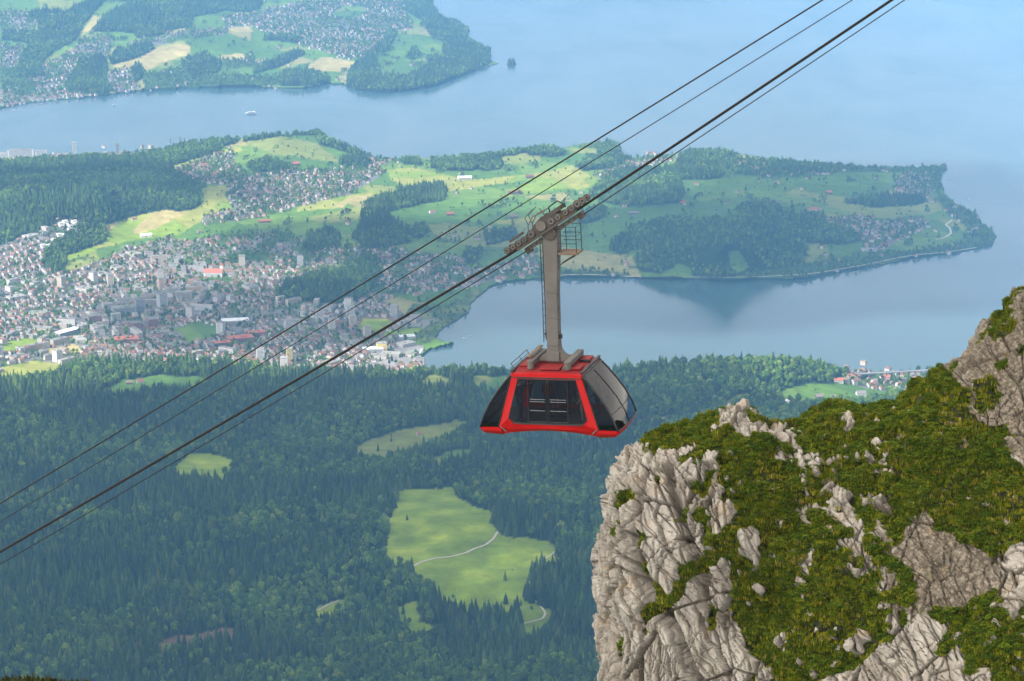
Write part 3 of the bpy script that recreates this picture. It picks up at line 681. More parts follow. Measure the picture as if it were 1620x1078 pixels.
# ================================================================== TREES
M_SPRUCE = mat_random('spruce_needles', [(0.0, (0.018, 0.040, 0.009)), (0.5, (0.036, 0.074, 0.012)), (0.85, (0.062, 0.112, 0.016)), (1.0, (0.10, 0.135, 0.025))], 0.8, (0.35, 0.75, 1.3), (0.006, 0.6, 1.35))
M_LEAF = mat_random('broadleaf_foliage', [(0.0, (0.042, 0.088, 0.010)), (0.5, (0.080, 0.150, 0.015)), (0.85, (0.13, 0.21, 0.020)), (1.0, (0.19, 0.245, 0.03))], 0.8, (0.4, 0.7, 1.35), (0.007, 0.65, 1.4))
M_BARK = mat_noise('bark', (0.07, 0.05, 0.035), (0.13, 0.10, 0.08), 3.0, 0.95)

def spruce_mesh(seed, H=24.0, R=3.6):
    r = random.Random(seed)
    V, Fc = [], []
    tiers = 15
    for k in range(tiers):
        t = k / (tiers - 1)
        z = H * (0.10 + 0.86 * t)
        rad = R * (1 - t) ** 0.75 * r.uniform(0.88, 1.1) + 0.25
        nb = 9 if t < 0.6 else 6
        a0 = r.random() * 6.28
        droop = 0.32 * rad + 0.3
        for b_ in range(nb):
            a = a0 + 2 * math.pi * b_ / nb + r.uniform(-0.2, 0.2)
            rr = rad * r.uniform(0.72, 1.12)
            w = 0.52 * rad * r.uniform(0.8, 1.2) + 0.2
            dx, dy = math.cos(a), math.sin(a)
            o = len(V)
            V += [(0.05 * dx, 0.05 * dy, z + 0.5 + 0.06 * H * (1 - t)),
                  (dx * rr * 0.62 - dy * w, dy * rr * 0.62 + dx * w, z - droop * 0.55),
                  (dx * rr, dy * rr, z - droop),
                  (dx * rr * 0.62 + dy * w, dy * rr * 0.62 - dx * w, z - droop * 0.55)]
            Fc += [(o, o + 1, o + 2), (o, o + 2, o + 3)]
    o = len(V)
    V += [(0.3, 0, H * 0.9), (-0.15, 0.26, H * 0.9), (-0.15, -0.26, H * 0.9), (0, 0, H * 1.04)]
    Fc += [(o, o + 1, o + 3), (o + 1, o + 2, o + 3), (o + 2, o, o + 3)]
    return V, Fc

def broad_mesh(seed, H=19.0, R=5.6, n=520):
    r = random.Random(seed)
    V, Fc = [], []
    blobs = [(0, 0, H * 0.62, R * 0.72)]
    for k in range(9):
        a = r.random() * 6.28; q = R * r.uniform(0.35, 0.68); z = H * r.uniform(0.40, 0.82)
        blobs.append((math.cos(a) * q, math.sin(a) * q, z, R * r.uniform(0.34, 0.5)))
    blobs.append((r.uniform(-1, 1), r.uniform(-1, 1), H * 0.86, R * 0.42))
    for k in range(n):
        bx, by, bz, br = blobs[k % len(blobs)] if k % 3 else r.choice(blobs)
        d = Vector((r.gauss(0, 1), r.gauss(0, 1), r.gauss(0.25, 1))).normalized()
        c = Vector((bx, by, bz)) + d * br * r.uniform(0.8, 1.12)
        u = d.orthogonal().normalized(); u.rotate(Matrix.Rotation(r.random() * 6.28, 3, d)); w = d.cross(u)
        tilt = d * r.uniform(-0.4, 0.4)
        s = R * r.uniform(0.13, 0.22)
        o = len(V)
        V += [c + (u + tilt) * s, c + (w * 0.8) * s + d * 0.2 * s, c - (u + tilt) * s * 0.9, c - w * 0.8 * s]
        Fc += [(o, o + 1, o + 2), (o, o + 2, o + 3)]
    return V, Fc

def trunk_mesh(H, r0, taper=0.35, limbs=0, seed=0):
    mb = MB(); r = random.Random(seed)
    mb.tube([(0, 0, -1.0), (0.1, 0, H * 0.4), (0, 0.1, H)], r0, 6, 0, r0 * taper, True)
    for k in range(limbs):
        a = r.random() * 6.28; z = H * r.uniform(0.5, 0.9); L = H * r.uniform(0.3, 0.5)
        mb.tube([(0, 0, z), (math.cos(a) * L * 0.7, math.sin(a) * L * 0.7, z + L * 0.7)], r0 * 0.4, 5, 0, r0 * 0.15, False)
    return mb

TREE = {}     # kind -> list of (whole mesh, crown mesh, trunk mesh)
def make_kinds():
    for kind in ('spruce', 'broad', 'poplar'):
        TREE[kind] = []
        for k in range(5 if kind != 'poplar' else 2):
            r = random.Random(100 + k)
            if kind == 'spruce':
                H, R = 22 + 2.0 * (k - 2), 4.7 + 0.35 * (k % 3)
                V, Fc = spruce_mesh(k + 1, H, R); tm = trunk_mesh(H * 0.93, 0.38)
                mats = (M_SPRUCE, M_BARK)
            elif kind == 'broad':
                H, R = 17 + 1.6 * (k - 2), 5.0 + 0.5 * (k % 3)
                V, Fc = broad_mesh(k + 31, H, R); tm = trunk_mesh(H * 0.6, 0.45, 0.4, 5, k)
                mats = (M_LEAF, M_BARK)
            else:
                V, Fc = broad_mesh(k + 71, 13, 2.6, 420); V = [Vector((v[0], v[1], v[2] * 1.9 - 4)) for v in V]; tm = trunk_mesh(16, 0.35, 0.3)
                mats = (M_LEAF, M_BARK)
            crown = mesh_from(kind + '_crown', V, Fc); crown.materials.append(mats[0])
            tr = mesh_from(kind + '_trunk', tm.v, tm.f); tr.materials.append(mats[1])
            whole = mesh_from(kind + '_tree', list(V) + tm.v, list(Fc) + [tuple(i + len(V) for i in f) for f in tm.f])
            whole.materials.append(mats[0]); whole.materials.append(mats[1])
            whole.polygons.foreach_set('material_index', [0] * len(Fc) + [1] * len(tm.f))
            TREE[kind].append((whole, crown, tr))
make_kinds()
KINDS = [t[0] for t in TREE['spruce']] + [t[0] for t in TREE['broad']] + [t[0] for t in TREE['poplar']]

def tree_thing(kind, k, loc, s, rz, label, group=None, parts=True):
    whole, crown, tr = TREE[kind][k % len(TREE[kind])]
    nm = {'spruce': 'spruce_tree', 'broad': 'broadleaf_tree', 'poplar': 'poplar_tree'}[kind]
    if parts:
        e = empty(nm, loc, (0, 0, rz)); e.scale = (s, s, s)
        link('trunk', tr, None, e); link('crown', crown, None, e)
    else:
        e = link(nm, whole); e.location = loc; e.rotation_euler = (0, 0, rz); e.scale = (s, s, s)
    return tag(e, label, {'spruce': 'spruce', 'broad': 'tree', 'poplar': 'poplar'}[kind], group)

# ---- the woods
dist = np.sqrt((c00 ** 2)[..., :2].sum(-1))
near = PYC > 575
dens = np.where(near, 1 / 88.0, np.where(PYC > 200, 1 / 75.0, 1 / 110.0))
HIDDEN = (PXC > 1250) & (PYC > 800)
FP, fpx, fpy = sample((USE_C == FOREST) & ~HIDDEN, dens)
mixn = fbm(FP * np.array([1 / 220, 1 / 220, 0]), 3, 91)
conif_p = np.where(fpy > 575, 0.62, 0.45) + mixn * 1.3
conif_p = np.where((fpx > 950) & (fpy < 680) & (fpy > 540), 0.22 + mixn * 0.5, conif_p)
is_con = RNG.random(len(FP)) < conif_p
S = np.where(is_con, RNG.uniform(0.52, 1.16, len(FP)), RNG.uniform(0.5, 1.12, len(FP))) * np.where(fpy < 200, 1.12, np.where(fpy > 575, 1.18, 1.0))
S *= 1 + 0.18 * mixn
I = np.where(is_con, RNG.integers(0, 5, len(FP)), RNG.integers(5, 10, len(FP)))
R = RNG.uniform(0, 6.28, len(FP))
FP[:, 2] -= 0.4
# the 300 spruces and the broadleaf trees that show largest are things of their own
prox = fpy + RNG.uniform(-6, 6, len(FP))
vis = (fpx > 4) & (fpx < 935) & (fpy < 1092)
own = np.zeros(len(FP), bool)
for con, cnt in ((True, 300), (False, 200)):
    c_ = np.nonzero(vis & (is_con == con))[0]
    own[c_[np.argsort(-prox[c_])[:cnt]]] = True
NEAR_TREES = [(FP[i], S[i], R[i], int(I[i])) for i in np.nonzero(own)[0]]
k_ = ~own
print('forest trees', k_.sum())
scatter('forest', FP[k_], S[k_], R[k_], I[k_], KINDS, 'stuff', 'mixed spruce and beech forest covering the slopes and hills', 'forest')
for P, s, r, i in NEAR_TREES:
    kd = 'spruce' if i < 5 else 'broad'
    tree_thing(kd, i % 5, P, s, r, 'dark slender spruce in the forest on the slope under the cables' if kd == 'spruce' else 'round green broadleaf tree among the spruces on the slope under the cables',
               'spruces of the near forest' if kd == 'spruce' else 'broadleaf trees of the near forest')

# ---- trees of gardens, parks, reeds and shore
GP, gx, gy = sample(np.isin(USE_C, (SUBURB, DENSE, PARK, WET, GREY)) & ~HIDDEN, np.select([USE_C == PARK, USE_C == SUBURB, USE_C == WET, USE_C == DENSE], [1 / 170.0, 1 / 260.0, 1 / 380.0, 1 / 420.0], 1 / 2000.0))
gi = np.where(RNG.random(len(GP)) < 0.14, RNG.integers(0, 5, len(GP)), RNG.integers(5, 10, len(GP)))
gs = RNG.uniform(0.4, 0.85, len(GP))
print('garden trees', len(GP))
scatter('garden_trees', GP, gs, RNG.uniform(0, 6.28, len(GP)), gi, KINDS, 'stuff', 'garden and park trees between the houses and along the shore', 'trees')

# ---- single trees standing in the open
LONE = [
 ('spruce', 644, 823, 0.50, 'tiny young spruce alone in the meadow above the gravel track'), ('broad', 745, 830, 0.22, 'small bush in the meadow near the upper wood edge'),
 ('spruce', 799, 918, 0.74, 'single spruce standing in the meadow below the gravel track'), ('broad', 811, 903, 0.22, 'small bush behind the single spruce in the meadow'),
 ('spruce', 800, 955, 1.12, 'tall pointed spruce at the lower edge of the meadow'), ('spruce', 814, 968, 0.92, 'spruce beside the tall pointed one at the meadow edge'),
 ('spruce', 824, 958, 0.5, 'small spruce by the bend of the farm track'), ('broad', 841, 966, 0.52, 'round tree in the glade inside the track bend'),
 ('broad', 717, 948, 0.5, 'round bush tree at the lower left meadow border'), ('spruce', 638, 972, 0.85, 'lone spruce in the small glade between woods'),
 ('spruce', 598, 714, 0.78, 'larger spruce on the upper forest clearing'), ('spruce', 619, 699, 0.5, 'small spruce in the middle of the upper clearing'), ('spruce', 619, 690, 0.45, 'smallest spruce on the upper clearing'),
 ('broad', 320, 746, 0.4, 'bush at the lower side of the oval clearing'),
 ('broad', 1289, 621, 0.55, 'tree in the green field below the wooded hill'), ('broad', 1339, 627, 0.6, 'tree beside the farmhouse on the green field'), ('broad', 1382, 622, 0.6, 'tree at the right border of the green field'),
 ('broad', 270, 350, 0.42, 'lone tree in the golden field under the wood'), ('broad', 327, 322, 0.5, 'tree of the bright slope by the wood corner'), ('broad', 346, 326, 0.5, 'tree pair member on the bright slope below the houses'),
 ('broad', 319, 330, 0.5, 'lowest tree on the bright slope beside the wood'), ('broad', 173, 362, 0.5, 'round tree at the left end of the pale field'), ('broad', 210, 348, 0.45, 'tree on the seam of green and golden fields'),
 ('broad', 498, 326, 0.75, 'dense round tree on the yellow strip by the suburb'), ('poplar', 270, 226, 0.9, 'slim poplar rising above the lakeside wood'), ('poplar', 285, 224, 1.0, 'tallest slim poplar above the lakeside wood'), ('poplar', 292, 225, 0.85, 'short poplar above the lakeside wood'),
 ('poplar', 1494, 266, 1.15, 'tall poplar on the tip of the peninsula'), ('spruce', 1237, 255, 1.0, 'tall dark conifer on the peninsula skyline above the villas'), ('broad', 142, 521, 1.25, 'big dark round tree beside the playing field'),
 ('spruce', 77, 512, 0.8, 'pointed conifer in the town by the terraced rows'), ('broad', 1089, 306, 0.95, 'big round tree at the corner of the wood on the peninsula pasture'),
]
for kd, px, py, s, lb in LONE:
    p = at_px(px, py); p.z -= 0.3
    tree_thing(kd, px, p, s, px * 1.7, lb, None, True)
FT, fx, fy = sample((USE_C == FIELD) & (PYC > 200) & (PYC < 440) | (USE_C == BRIGHT) & (PYC < 420), 1 / 5200.0)
FT2, fx2, fy2 = sample((USE_C == FIELD) & (PYC < 140) & (PXC < 800), 1 / 16000.0)
sel = RNG.permutation(len(FT))[:99]
for i in sel:
    tree_thing('broad', int(fx[i]), FT[i], RNG.uniform(0.34, 0.62), fx[i], 'small round fruit tree standing in the open fields of the peninsula', 'field trees on the peninsula', False)
rest = np.setdiff1d(np.arange(len(FT)), sel)
RP_ = np.concatenate([FT[rest], FT2]); nR = len(RP_)
print('field trees', len(FT), len(FT2))
scatter('field_trees', RP_, RNG.uniform(0.35, 0.7, nR), RNG.uniform(0, 6.28, nR), RNG.integers(5, 10, nR), KINDS, 'stuff', 'scattered fruit trees dotting far meadows across the lake', 'trees')
# ================================================================== TOWN
WALLS = [(0.0, (0.52, 0.49, 0.45)), (0.3, (0.66, 0.63, 0.58)), (0.5, (0.56, 0.47, 0.35)), (0.68, (0.42, 0.39, 0.36)), (0.82, (0.58, 0.40, 0.28)), (0.92, (0.70, 0.68, 0.64)), (1.0, (0.46, 0.42, 0.36))]
M_WALL = mat_random('render_walls', WALLS, 0.85)
M_WALLW = mat_noise('white_render', (0.60, 0.58, 0.55), (0.70, 0.68, 0.64), 0.3, 0.8)
M_ROOF = mat_random('tile_roofs', [(0.0, (0.16, 0.085, 0.06)), (0.3, (0.22, 0.10, 0.065)), (0.5, (0.14, 0.11, 0.10)), (0.7, (0.30, 0.12, 0.07)), (0.85, (0.20, 0.19, 0.19)), (1.0, (0.24, 0.16, 0.12))], 0.85)
M_FLAT = mat_random('flat_roofs', [(0.0, (0.26, 0.24, 0.22)), (0.5, (0.19, 0.18, 0.17)), (0.8, (0.36, 0.34, 0.31)), (1.0, (0.15, 0.17, 0.12))], 0.9)
M_WIN = mat_noise('window_glass', (0.05, 0.06, 0.08), (0.10, 0.12, 0.14), 1.0, 0.15)
M_BROWNWALL = mat_noise('timber_barn', (0.12, 0.08, 0.06), (0.19, 0.13, 0.10), 0.5, 0.9)
M_REDROOF = mat_noise('red_tiles', (0.36, 0.10, 0.06), (0.46, 0.15, 0.09), 0.4, 0.8)
M_BRICK = mat_noise('red_brick', (0.30, 0.12, 0.10), (0.38, 0.17, 0.14), 0.4, 0.85)
M_CONC = mat_noise('concrete_grey', (0.34, 0.33, 0.32), (0.44, 0.43, 0.41), 0.2, 0.85)
M_YELLOW = mat_noise('yellow_render', (0.62, 0.50, 0.16), (0.70, 0.58, 0.22), 0.3, 0.8)
M_WHITEROOF = mat_noise('pale_sheet_roof', (0.66, 0.66, 0.66), (0.78, 0.78, 0.78), 0.1, 0.6)
M_ROAD = mat_noise('asphalt_pale', (0.20, 0.20, 0.21), (0.27, 0.27, 0.28), 0.05, 0.9)
M_GRAVEL = mat_noise('gravel_track', (0.42, 0.39, 0.33), (0.58, 0.54, 0.47), 0.2, 0.95)

def gable(L, W, H, RH, ov=0.5):
    """wall solid with gable ends, and roof shell"""
    w = MB(); x, y = L / 2, W / 2
    w.add([(-x, -y, -3), (x, -y, -3), (x, y, -3), (-x, y, -3), (-x, -y, H), (x, -y, H), (x, y, H), (-x, y, H), (-x, 0, H + RH), (x, 0, H + RH)],
          [(0, 1, 5, 4), (2, 3, 7, 6), (1, 2, 6, 9, 5), (3, 0, 4, 8, 7), (4, 5, 9, 8), (6, 7, 8, 9)])
    r = MB(); k = RH / y; t = 0.35; yo = y + ov; xo = x + ov; zb = H - ov * k + 0.05
    r.add([(-xo, -yo, zb), (xo, -yo, zb), (xo, 0, H + RH + 0.05), (-xo, 0, H + RH + 0.05), (xo, yo, zb), (-xo, yo, zb),
           (-xo, -yo, zb + t), (xo, -yo, zb + t), (xo, 0, H + RH + t), (-xo, 0, H + RH + t), (xo, yo, zb + t), (-xo, yo, zb + t)],
          [(0, 1, 2, 3), (3, 2, 4, 5), (9, 8, 7, 6), (11, 10, 8, 9), (6, 7, 1, 0), (5, 4, 10, 11), (0, 3, 9, 6), (3, 5, 11, 9), (7, 8, 2, 1), (8, 10, 4, 2)])
    return w, r
def block(L, W, H):
    w = MB().box((0, 0, H / 2 - 1.5), (L, W, H + 3))
    r = MB().box((0, 0, H + 0.25), (L + 0.6, W + 0.6, 0.5)).box((L * 0.15, 0, H + 1.4), (L * 0.2, W * 0.35, 1.8))
    return w, r
def windows(L, W, H, storey=3.0, step=3.4, gab=False):
    """window openings as slightly proud panes on all four sides, one row per storey"""
    g = MB(); n = max(1, int(H // storey))
    for s in range(n):
        z = s * storey + 1.7
        for side in (-1, 1):
            k = max(1, int((L - 1.5) // step))
            for i in range(k):
                g.box(((i - (k - 1) / 2) * step, side * (W / 2 + 0.03), z), (step * 0.5, 0.12, 1.4))
            k = max(1, int((W - 1.5) // step))
            for i in range(k):
                g.box((side * (L / 2 + 0.03), (i - (k - 1) / 2) * step, z), (0.12, step * 0.5, 1.4))
    return g
def as_mesh(name, mb, mat):
    me = mesh_from(name, mb.v, mb.f); me.materials.append(mat); return me
def merged(name, parts):
    V, Fc, Mi = [], [], []
    me_m = []
    for mb, mat in parts:
        o = len(V); V += mb.v; Fc += [tuple(i + o for i in f) for f in mb.f]
        Mi += [len(me_m)] * len(mb.f); me_m.append(mat)
    me = mesh_from(name, V, Fc)
    for q in me_m: me.materials.append(q)
    me.polygons.foreach_set('material_index', Mi)
    return me
HK = {}    # kind -> (merged mesh, wall, roof, windows, dims)
for nm, dims, kind in (('cottage', (11, 9, 5.2, 3.6), 'g'), ('villa', (13, 11, 6.5, 3.2), 'g'), ('long_house', (18, 10, 7.0, 3.8), 'g'), ('tall_house', (13, 12, 9.5, 3.6), 'g'),
                       ('flat_house', (13, 11, 7.0), 'b'), ('block', (24, 12, 13.0), 'b'), ('long_block', (44, 13, 14.0), 'b'), ('tower', (18, 17, 30.0), 'b'), ('hall', (46, 28, 8.0), 'b')):
    if kind == 'g':
        w, r = gable(*dims); rm = M_ROOF
    else:
        w, r = block(*dims); rm = M_FLAT
    g = windows(dims[0], dims[1], dims[2])
    HK[nm] = (merged(nm, [(w, M_WALL), (r, rm), (g, M_WIN)]), as_mesh(nm + '_wall', w, M_WALL), as_mesh(nm + '_roof', r, rm), as_mesh(nm + '_window', g, M_WIN), dims)
HN = list(HK)

# ---- lots
gxs, gys = np.meshgrid(np.arange(-3200, 3200, 19.0), np.arange(4300, 13600, 23.0))
ang = 0.35
lx = gxs.ravel(); ly = gys.ravel()
c0, s0 = math.cos(ang), math.sin(ang)
wx = lx * c0 - (ly - 8000) * s0; wy = lx * s0 + (ly - 8000) * c0 + 8000
wx = wx + RNG.uniform(-4.5, 4.5, len(wx)); wy = wy + RNG.uniform(-5, 5, len(wx))
lu, lh, lpx, lpy = land_at(wx, wy)
ib_, jb_ = cell_of(lpx, lpy - np.where((lpx < 330) & (lpy < 268), 1.5, np.clip(4000 / wy * 9, 3, 8)))
inv = (LANDM[jb_, ib_] | (lpx > 1300) & (lpy > 560)) & (lpx > -120) & (lpx < 1740) & (lpy > -40) & (lpy < 640)
pr = np.select([lu == DENSE, lu == SUBURB, lu == PARK, lu == GREY, lu == FIELD, lu == BRIGHT], [0.78, 0.56, 0.07, 0.10, 0.006, 0.003], 0.0)
pr = pr * np.where((lpy < 150), 0.62, 1.0) * np.where(fbm(np.stack([wx / 300, wy / 300, wx * 0], -1), 2, 12) > -0.35, 1.0, 0.35)
keep = inv & (RNG.random(len(wx)) < pr)
wx, wy, lu, lh, lpx, lpy = (q[keep] for q in (wx, wy, lu, lh, lpx, lpy))
nh = len(wx)
cl = fbm(np.stack([wx / 140, wy / 140, wx * 0 + 4], -1), 2, 31)
rn = RNG.random(nh)
ki = np.select([rn < 0.3, rn < 0.58, rn < 0.74, rn < 0.88], [0, 1, 2, 3], 4)
den = (lu == DENSE)
ki = np.where(den & (cl > 0.24) & (RNG.random(nh) < 0.42), 5, ki)
ki = np.where(den & (cl > 0.30) & (RNG.random(nh) < 0.22), 6, ki)
ki = np.where(den & (RNG.random(nh) < 0.012), 7, ki)
ki = np.where((lu == GREY) | den & (RNG.random(nh) < 0.02), 8, ki)
ki = np.where((lu == DENSE) & (lpy < 265) & (RNG.random(nh) < 0.3), 5, ki)
v1, v2, cid, _ = voronoi(np.stack([wx / 260, wy / 260, wx * 0], -1), 9)
rot = hf(cid[:, 0], cid[:, 1], cid[:, 2], 3) * 3.14 + np.where(RNG.random(nh) < 0.3, math.pi / 2, 0) + RNG.normal(0, 0.06, nh)
# keep large blocks apart from their neighbours
size = np.array([7.0, 8.5, 10.5, 9.0, 8.5, 14.0, 23.5, 13.0, 28.0])[ki]
order = np.argsort(-size + RNG.uniform(0, 0.5, nh)); alive = np.zeros(nh, bool); grid = {}
for i in order:
    gx_, gy_ = int(wx[i] // 55), int(wy[i] // 55); ok = True
    for a in (-1, 0, 1):
        for b_ in (-1, 0, 1):
            for j in grid.get((gx_ + a, gy_ + b_), ()):
                if (wx[i] - wx[j]) ** 2 + (wy[i] - wy[j]) ** 2 < ((size[i] + size[j]) * 0.78) ** 2: ok = False; break
            if not ok: break
        if not ok: break
    if ok: alive[i] = True; grid.setdefault((gx_, gy_), []).append(i)
LANDMARK_PX = []
# ---- buildings that can be told apart in the photograph: (px, py, kind dims, turn, wall, roof, label, category)
LM = [
 (196, 497, (62, 30, 20), 0.3, M_CONC, M_FLAT, 'broad grey office block in front of the concrete complex', 'office block'),
 (222, 494, (26, 22, 38), 0.3, M_CONC, M_FLAT, 'tall grey concrete tower of the office complex', 'tower block'),
 (257, 486, (24, 20, 36), 0.5, M_WALLW, M_FLAT, 'pale high-rise slab behind the grey office complex', 'tower block'),
 (176, 489, (44, 26, 16), 0.3, M_CONC, M_FLAT, 'low grey office wing beside the concrete complex', 'office block'),
 (150, 507, (34, 26, 14), 0.3, M_BRICK, M_FLAT, 'dark reddish block left of the office complex', 'building'),
 (319, 491, (58, 18, 14), -0.15, M_WALLW, M_FLAT, 'long white apartment bar on the edge of the town centre', 'apartment block'),
 (242, 516, (26, 22, 20), 0.3, M_BRICK, M_FLAT, 'red brick cube building by the green', 'building'), (217, 522, (24, 20, 20), 0.3, M_BRICK, M_FLAT, 'smaller red brick building next to the brick cube', 'building'),
 (106, 529, (70, 24, 10), 0.9, M_CONC, M_WHITEROOF, 'long hall with pale roof edged in yellow', 'hall'),
 (200, 540, (60, 34, 9), 0.2, M_BRICK, M_REDROOF, 'wide red-roofed hall in the lower town', 'hall'),
 (380, 539, (66, 34, 10), 0.35, M_BRICK, M_REDROOF, 'large red-roofed school hall above the cable', 'hall'), (352, 547, (40, 24, 10), 0.35, M_BRICK, M_REDROOF, 'smaller red-roofed school wing', 'hall'),
 (405, 531, (50, 24, 10), 0.35, M_BRICK, M_REDROOF, 'upper red-roofed school wing', 'hall'),
 (372, 511, (70, 30, 9), 0.2, M_CONC, M_WHITEROOF, 'flat hall with white roof beside the green', 'hall'),
 (458, 575, (14, 12, 40), 0.2, M_YELLOW, M_FLAT, 'slim yellow high-rise above the forest edge', 'tower block'),
 (412, 572, (18, 14, 34), 0.2, M_WALLW, M_FLAT, 'pale pink high-rise by the yellow tower', 'tower block'),
 (604, 557, (24, 20, 24), 0.2, M_YELLOW, M_FLAT, 'cream silo tower near the gravel harbour', 'silo'), (590, 558, (50, 26, 12), 0.2, M_WALLW, M_WHITEROOF, 'white works hall left of the silo', 'hall'),
 (644, 536, (40, 24, 8), 0.2, M_CONC, M_WHITEROOF, 'pale shed on the lakeside gravel works', 'shed'),
 (554, 501, (22, 18, 30), 0.15, M_WALLW, M_FLAT, 'white high-rise near the running track', 'tower block'), (506, 507, (22, 16, 30), 0.15, M_WALLW, M_FLAT, 'white high-rise between the ropes in the town', 'tower block'),
 (462, 517, (40, 16, 20), 0.3, M_WALLW, M_FLAT, 'long pale apartment block above the upper cable', 'apartment block'),
 (338, 437, (52, 22, 12, 9), -0.1, M_WALLW, M_REDROOF, 'church nave with long bright red roof', 'church'),
 (475, 421, (16, 12, 30), 0.1, M_WALLW, M_FLAT, 'white tower block below the wooded knoll', 'tower block'),
 (118, 247, (14, 14, 50), 0.2, M_WALLW, M_FLAT, 'white lakeside tower block on the far shore strip', 'tower block'), (33, 250, (90, 24, 30), 0.15, M_WALLW, M_FLAT, 'big pale lakeside apartment complex by the wood', 'apartment block'),
 (65, 247, (40, 20, 20), 0.15, M_WALLW, M_FLAT, 'pale block next to the big lakeside complex', 'apartment block'), (186, 243, (14, 12, 36), 0.2, M_CONC, M_FLAT, 'grey tower on the lakeside strip', 'tower block'), (3, 253, (34, 20, 24), 0.1, M_WALLW, M_FLAT, 'pale block at the end of the lakeside strip', 'apartment block'),
 (231, 375, (34, 14, 6, 5), 0.3, M_WALLW, M_WHITEROOF, 'farm barn with white roof at the foot of the golden field', 'barn'), (418, 352, (36, 12, 5, 4), 0.3, M_BROWNWALL, M_REDROOF, 'long tan-roofed barn on the meadow strip', 'barn'),
 (468, 262, (22, 14, 7, 7), 0.5, M_BROWNWALL, M_REDROOF, 'red-roofed farmhouse in the hill meadow', 'farmhouse'), (735, 284, (46, 22, 8, 4), 0.15, M_WALLW, M_WHITEROOF, 'white farm hall by the wood on the bright field', 'hall'),
 (815, 307, (44, 20, 7, 4), 0.2, M_BROWNWALL, M_ROOF, 'large dark barn on the bright pasture', 'barn'), (838, 282, (26, 16, 7, 5), 0.2, M_BROWNWALL, M_ROOF, 'brown barn at the upper edge of the pasture', 'barn'),
 (684, 338, (18, 12, 6, 5), 0.4, M_WALLW, M_ROOF, 'white farmhouse beside the wood on the pasture', 'farmhouse'), (712, 341, (22, 14, 6, 6), 0.2, M_BROWNWALL, M_ROOF, 'brown barn right of the white farmhouse', 'barn'),
 (812, 345, (24, 13, 6, 5), 0.2, M_BROWNWALL, M_ROOF, 'brown farm building left of the carriage', 'barn'), (1080, 323, (14, 10, 5, 4), 0.2, M_BROWNWALL, M_REDROOF, 'pink-roofed hut at the corner of the peninsula wood', 'hut'),
 (1002, 339, (34, 12, 5, 4), 0.1, M_BROWNWALL, M_ROOF, 'long farm shed above the big peninsula wood', 'shed'), (1287, 334, (26, 14, 6, 6), 0.1, M_WALLW, M_REDROOF, 'farm with red and white roof on the right pasture', 'farmhouse'), (1311, 307, (18, 12, 6, 5), 0.2, M_BROWNWALL, M_REDROOF, 'reddish barn in the middle of the right pasture', 'barn'),
 (1375, 397, (44, 16, 9), 0.15, M_WALLW, M_FLAT, 'white lakeside hotel block on the right shore', 'hotel'),
 (1362, 626, (22, 13, 6, 6), 0.2, M_WALLW, M_ROOF, 'white farmhouse with brown roof on the green field', 'farmhouse'), (1296, 630, (18, 11, 5, 5), 0.3, M_BROWNWALL, M_ROOF, 'dark barn at the left of the green field', 'barn'), (1320, 632, (20, 12, 5, 6), 0.1, M_BROWNWALL, M_ROOF, 'dark barn beside the white farmhouse', 'barn'),
 (1326, 605, (22, 12, 6, 5), 0.2, M_WALLW, M_REDROOF, 'red-roofed house above the green field', 'house'), (1400, 600, (24, 12, 6, 5), 0.2, M_WALLW, M_REDROOF, 'red-roofed hall by the railway viaduct', 'hall'), (1241, 637, (30, 10, 4, 3), 0.1, M_WALLW, M_WHITEROOF, 'low white shed just above the grassy ridge', 'shed'),
 (663, 688, (10, 7, 4, 3), 0.4, M_WALLW, M_REDROOF, 'small red-roofed hut on the upper forest clearing', 'hut'), (222, 606, (16, 11, 5, 5), 0.3, M_WALLW, M_ROOF, 'white house on the clearing above the left forest', 'house'), (205, 608, (14, 10, 5, 4), 0.1, M_BROWNWALL, M_ROOF, 'dark barn on the clearing above the left forest', 'barn'),
 (721, 604, (12, 9, 4, 5), 0.5, M_WALLW, M_REDROOF, 'pointed red-roofed house between two small fields', 'house'), (428, 626, (18, 11, 5, 4), 0.3, M_YELLOW, M_ROOF, 'yellow house half hidden in the forest', 'house'),
]
def building(px, py, dims, turn, wm, rm, label, cat):
    p = at_px(px, py)
    e = empty(cat.replace(' ', '_'), p, (0, 0, turn))
    if len(dims) == 4: w, r = gable(*dims)
    else: w, r = block(*dims)
    w.build('wall', wm, e); r.build('roof', rm, e)
    L, W, H = dims[:3]
    if cat in ('barn', 'shed', 'silo'):
        MB().box((0, -W / 2 - 0.05, 1.9), (3.4, 0.16, 3.8)).build('door', M_BROWNWALL, e)
    else:                                   # one window strip per storey and long side
        st = 3.2
        for s in range(max(1, int(H // st))):
            for side in (-1, 1):
                MB().box((0, side * (W / 2 + 0.03), s * st + 1.8), (L * 0.86, 0.12, 1.3)).build('window', M_WIN, e)
            MB().box((-(L / 2 + 0.03), 0, s * st + 1.8), (0.12, W * 0.7, 1.3)).build('window', M_WIN, e)
    if cat == 'church':
        w2 = MB().box((L / 2 - 6, W / 2 + 4.2, 12), (8, 8, 30)); w2.build('tower', wm, e)
        x, y, z = L / 2 - 6, W / 2 + 4.2, 27
        MB().add([(x - 4.3, y - 4.3, z), (x + 4.3, y - 4.3, z), (x + 4.3, y + 4.3, z), (x - 4.3, y + 4.3, z), (x, y, z + 12)], [(0, 1, 4), (1, 2, 4), (2, 3, 4), (3, 0, 4), (3, 2, 1, 0)]).build('spire', rm, e)
    tag(e, label, cat)
    LANDMARK_PX.append((p.x, p.y, max(dims[0], dims[1]) * 0.62))
for q in LM: building(*q)
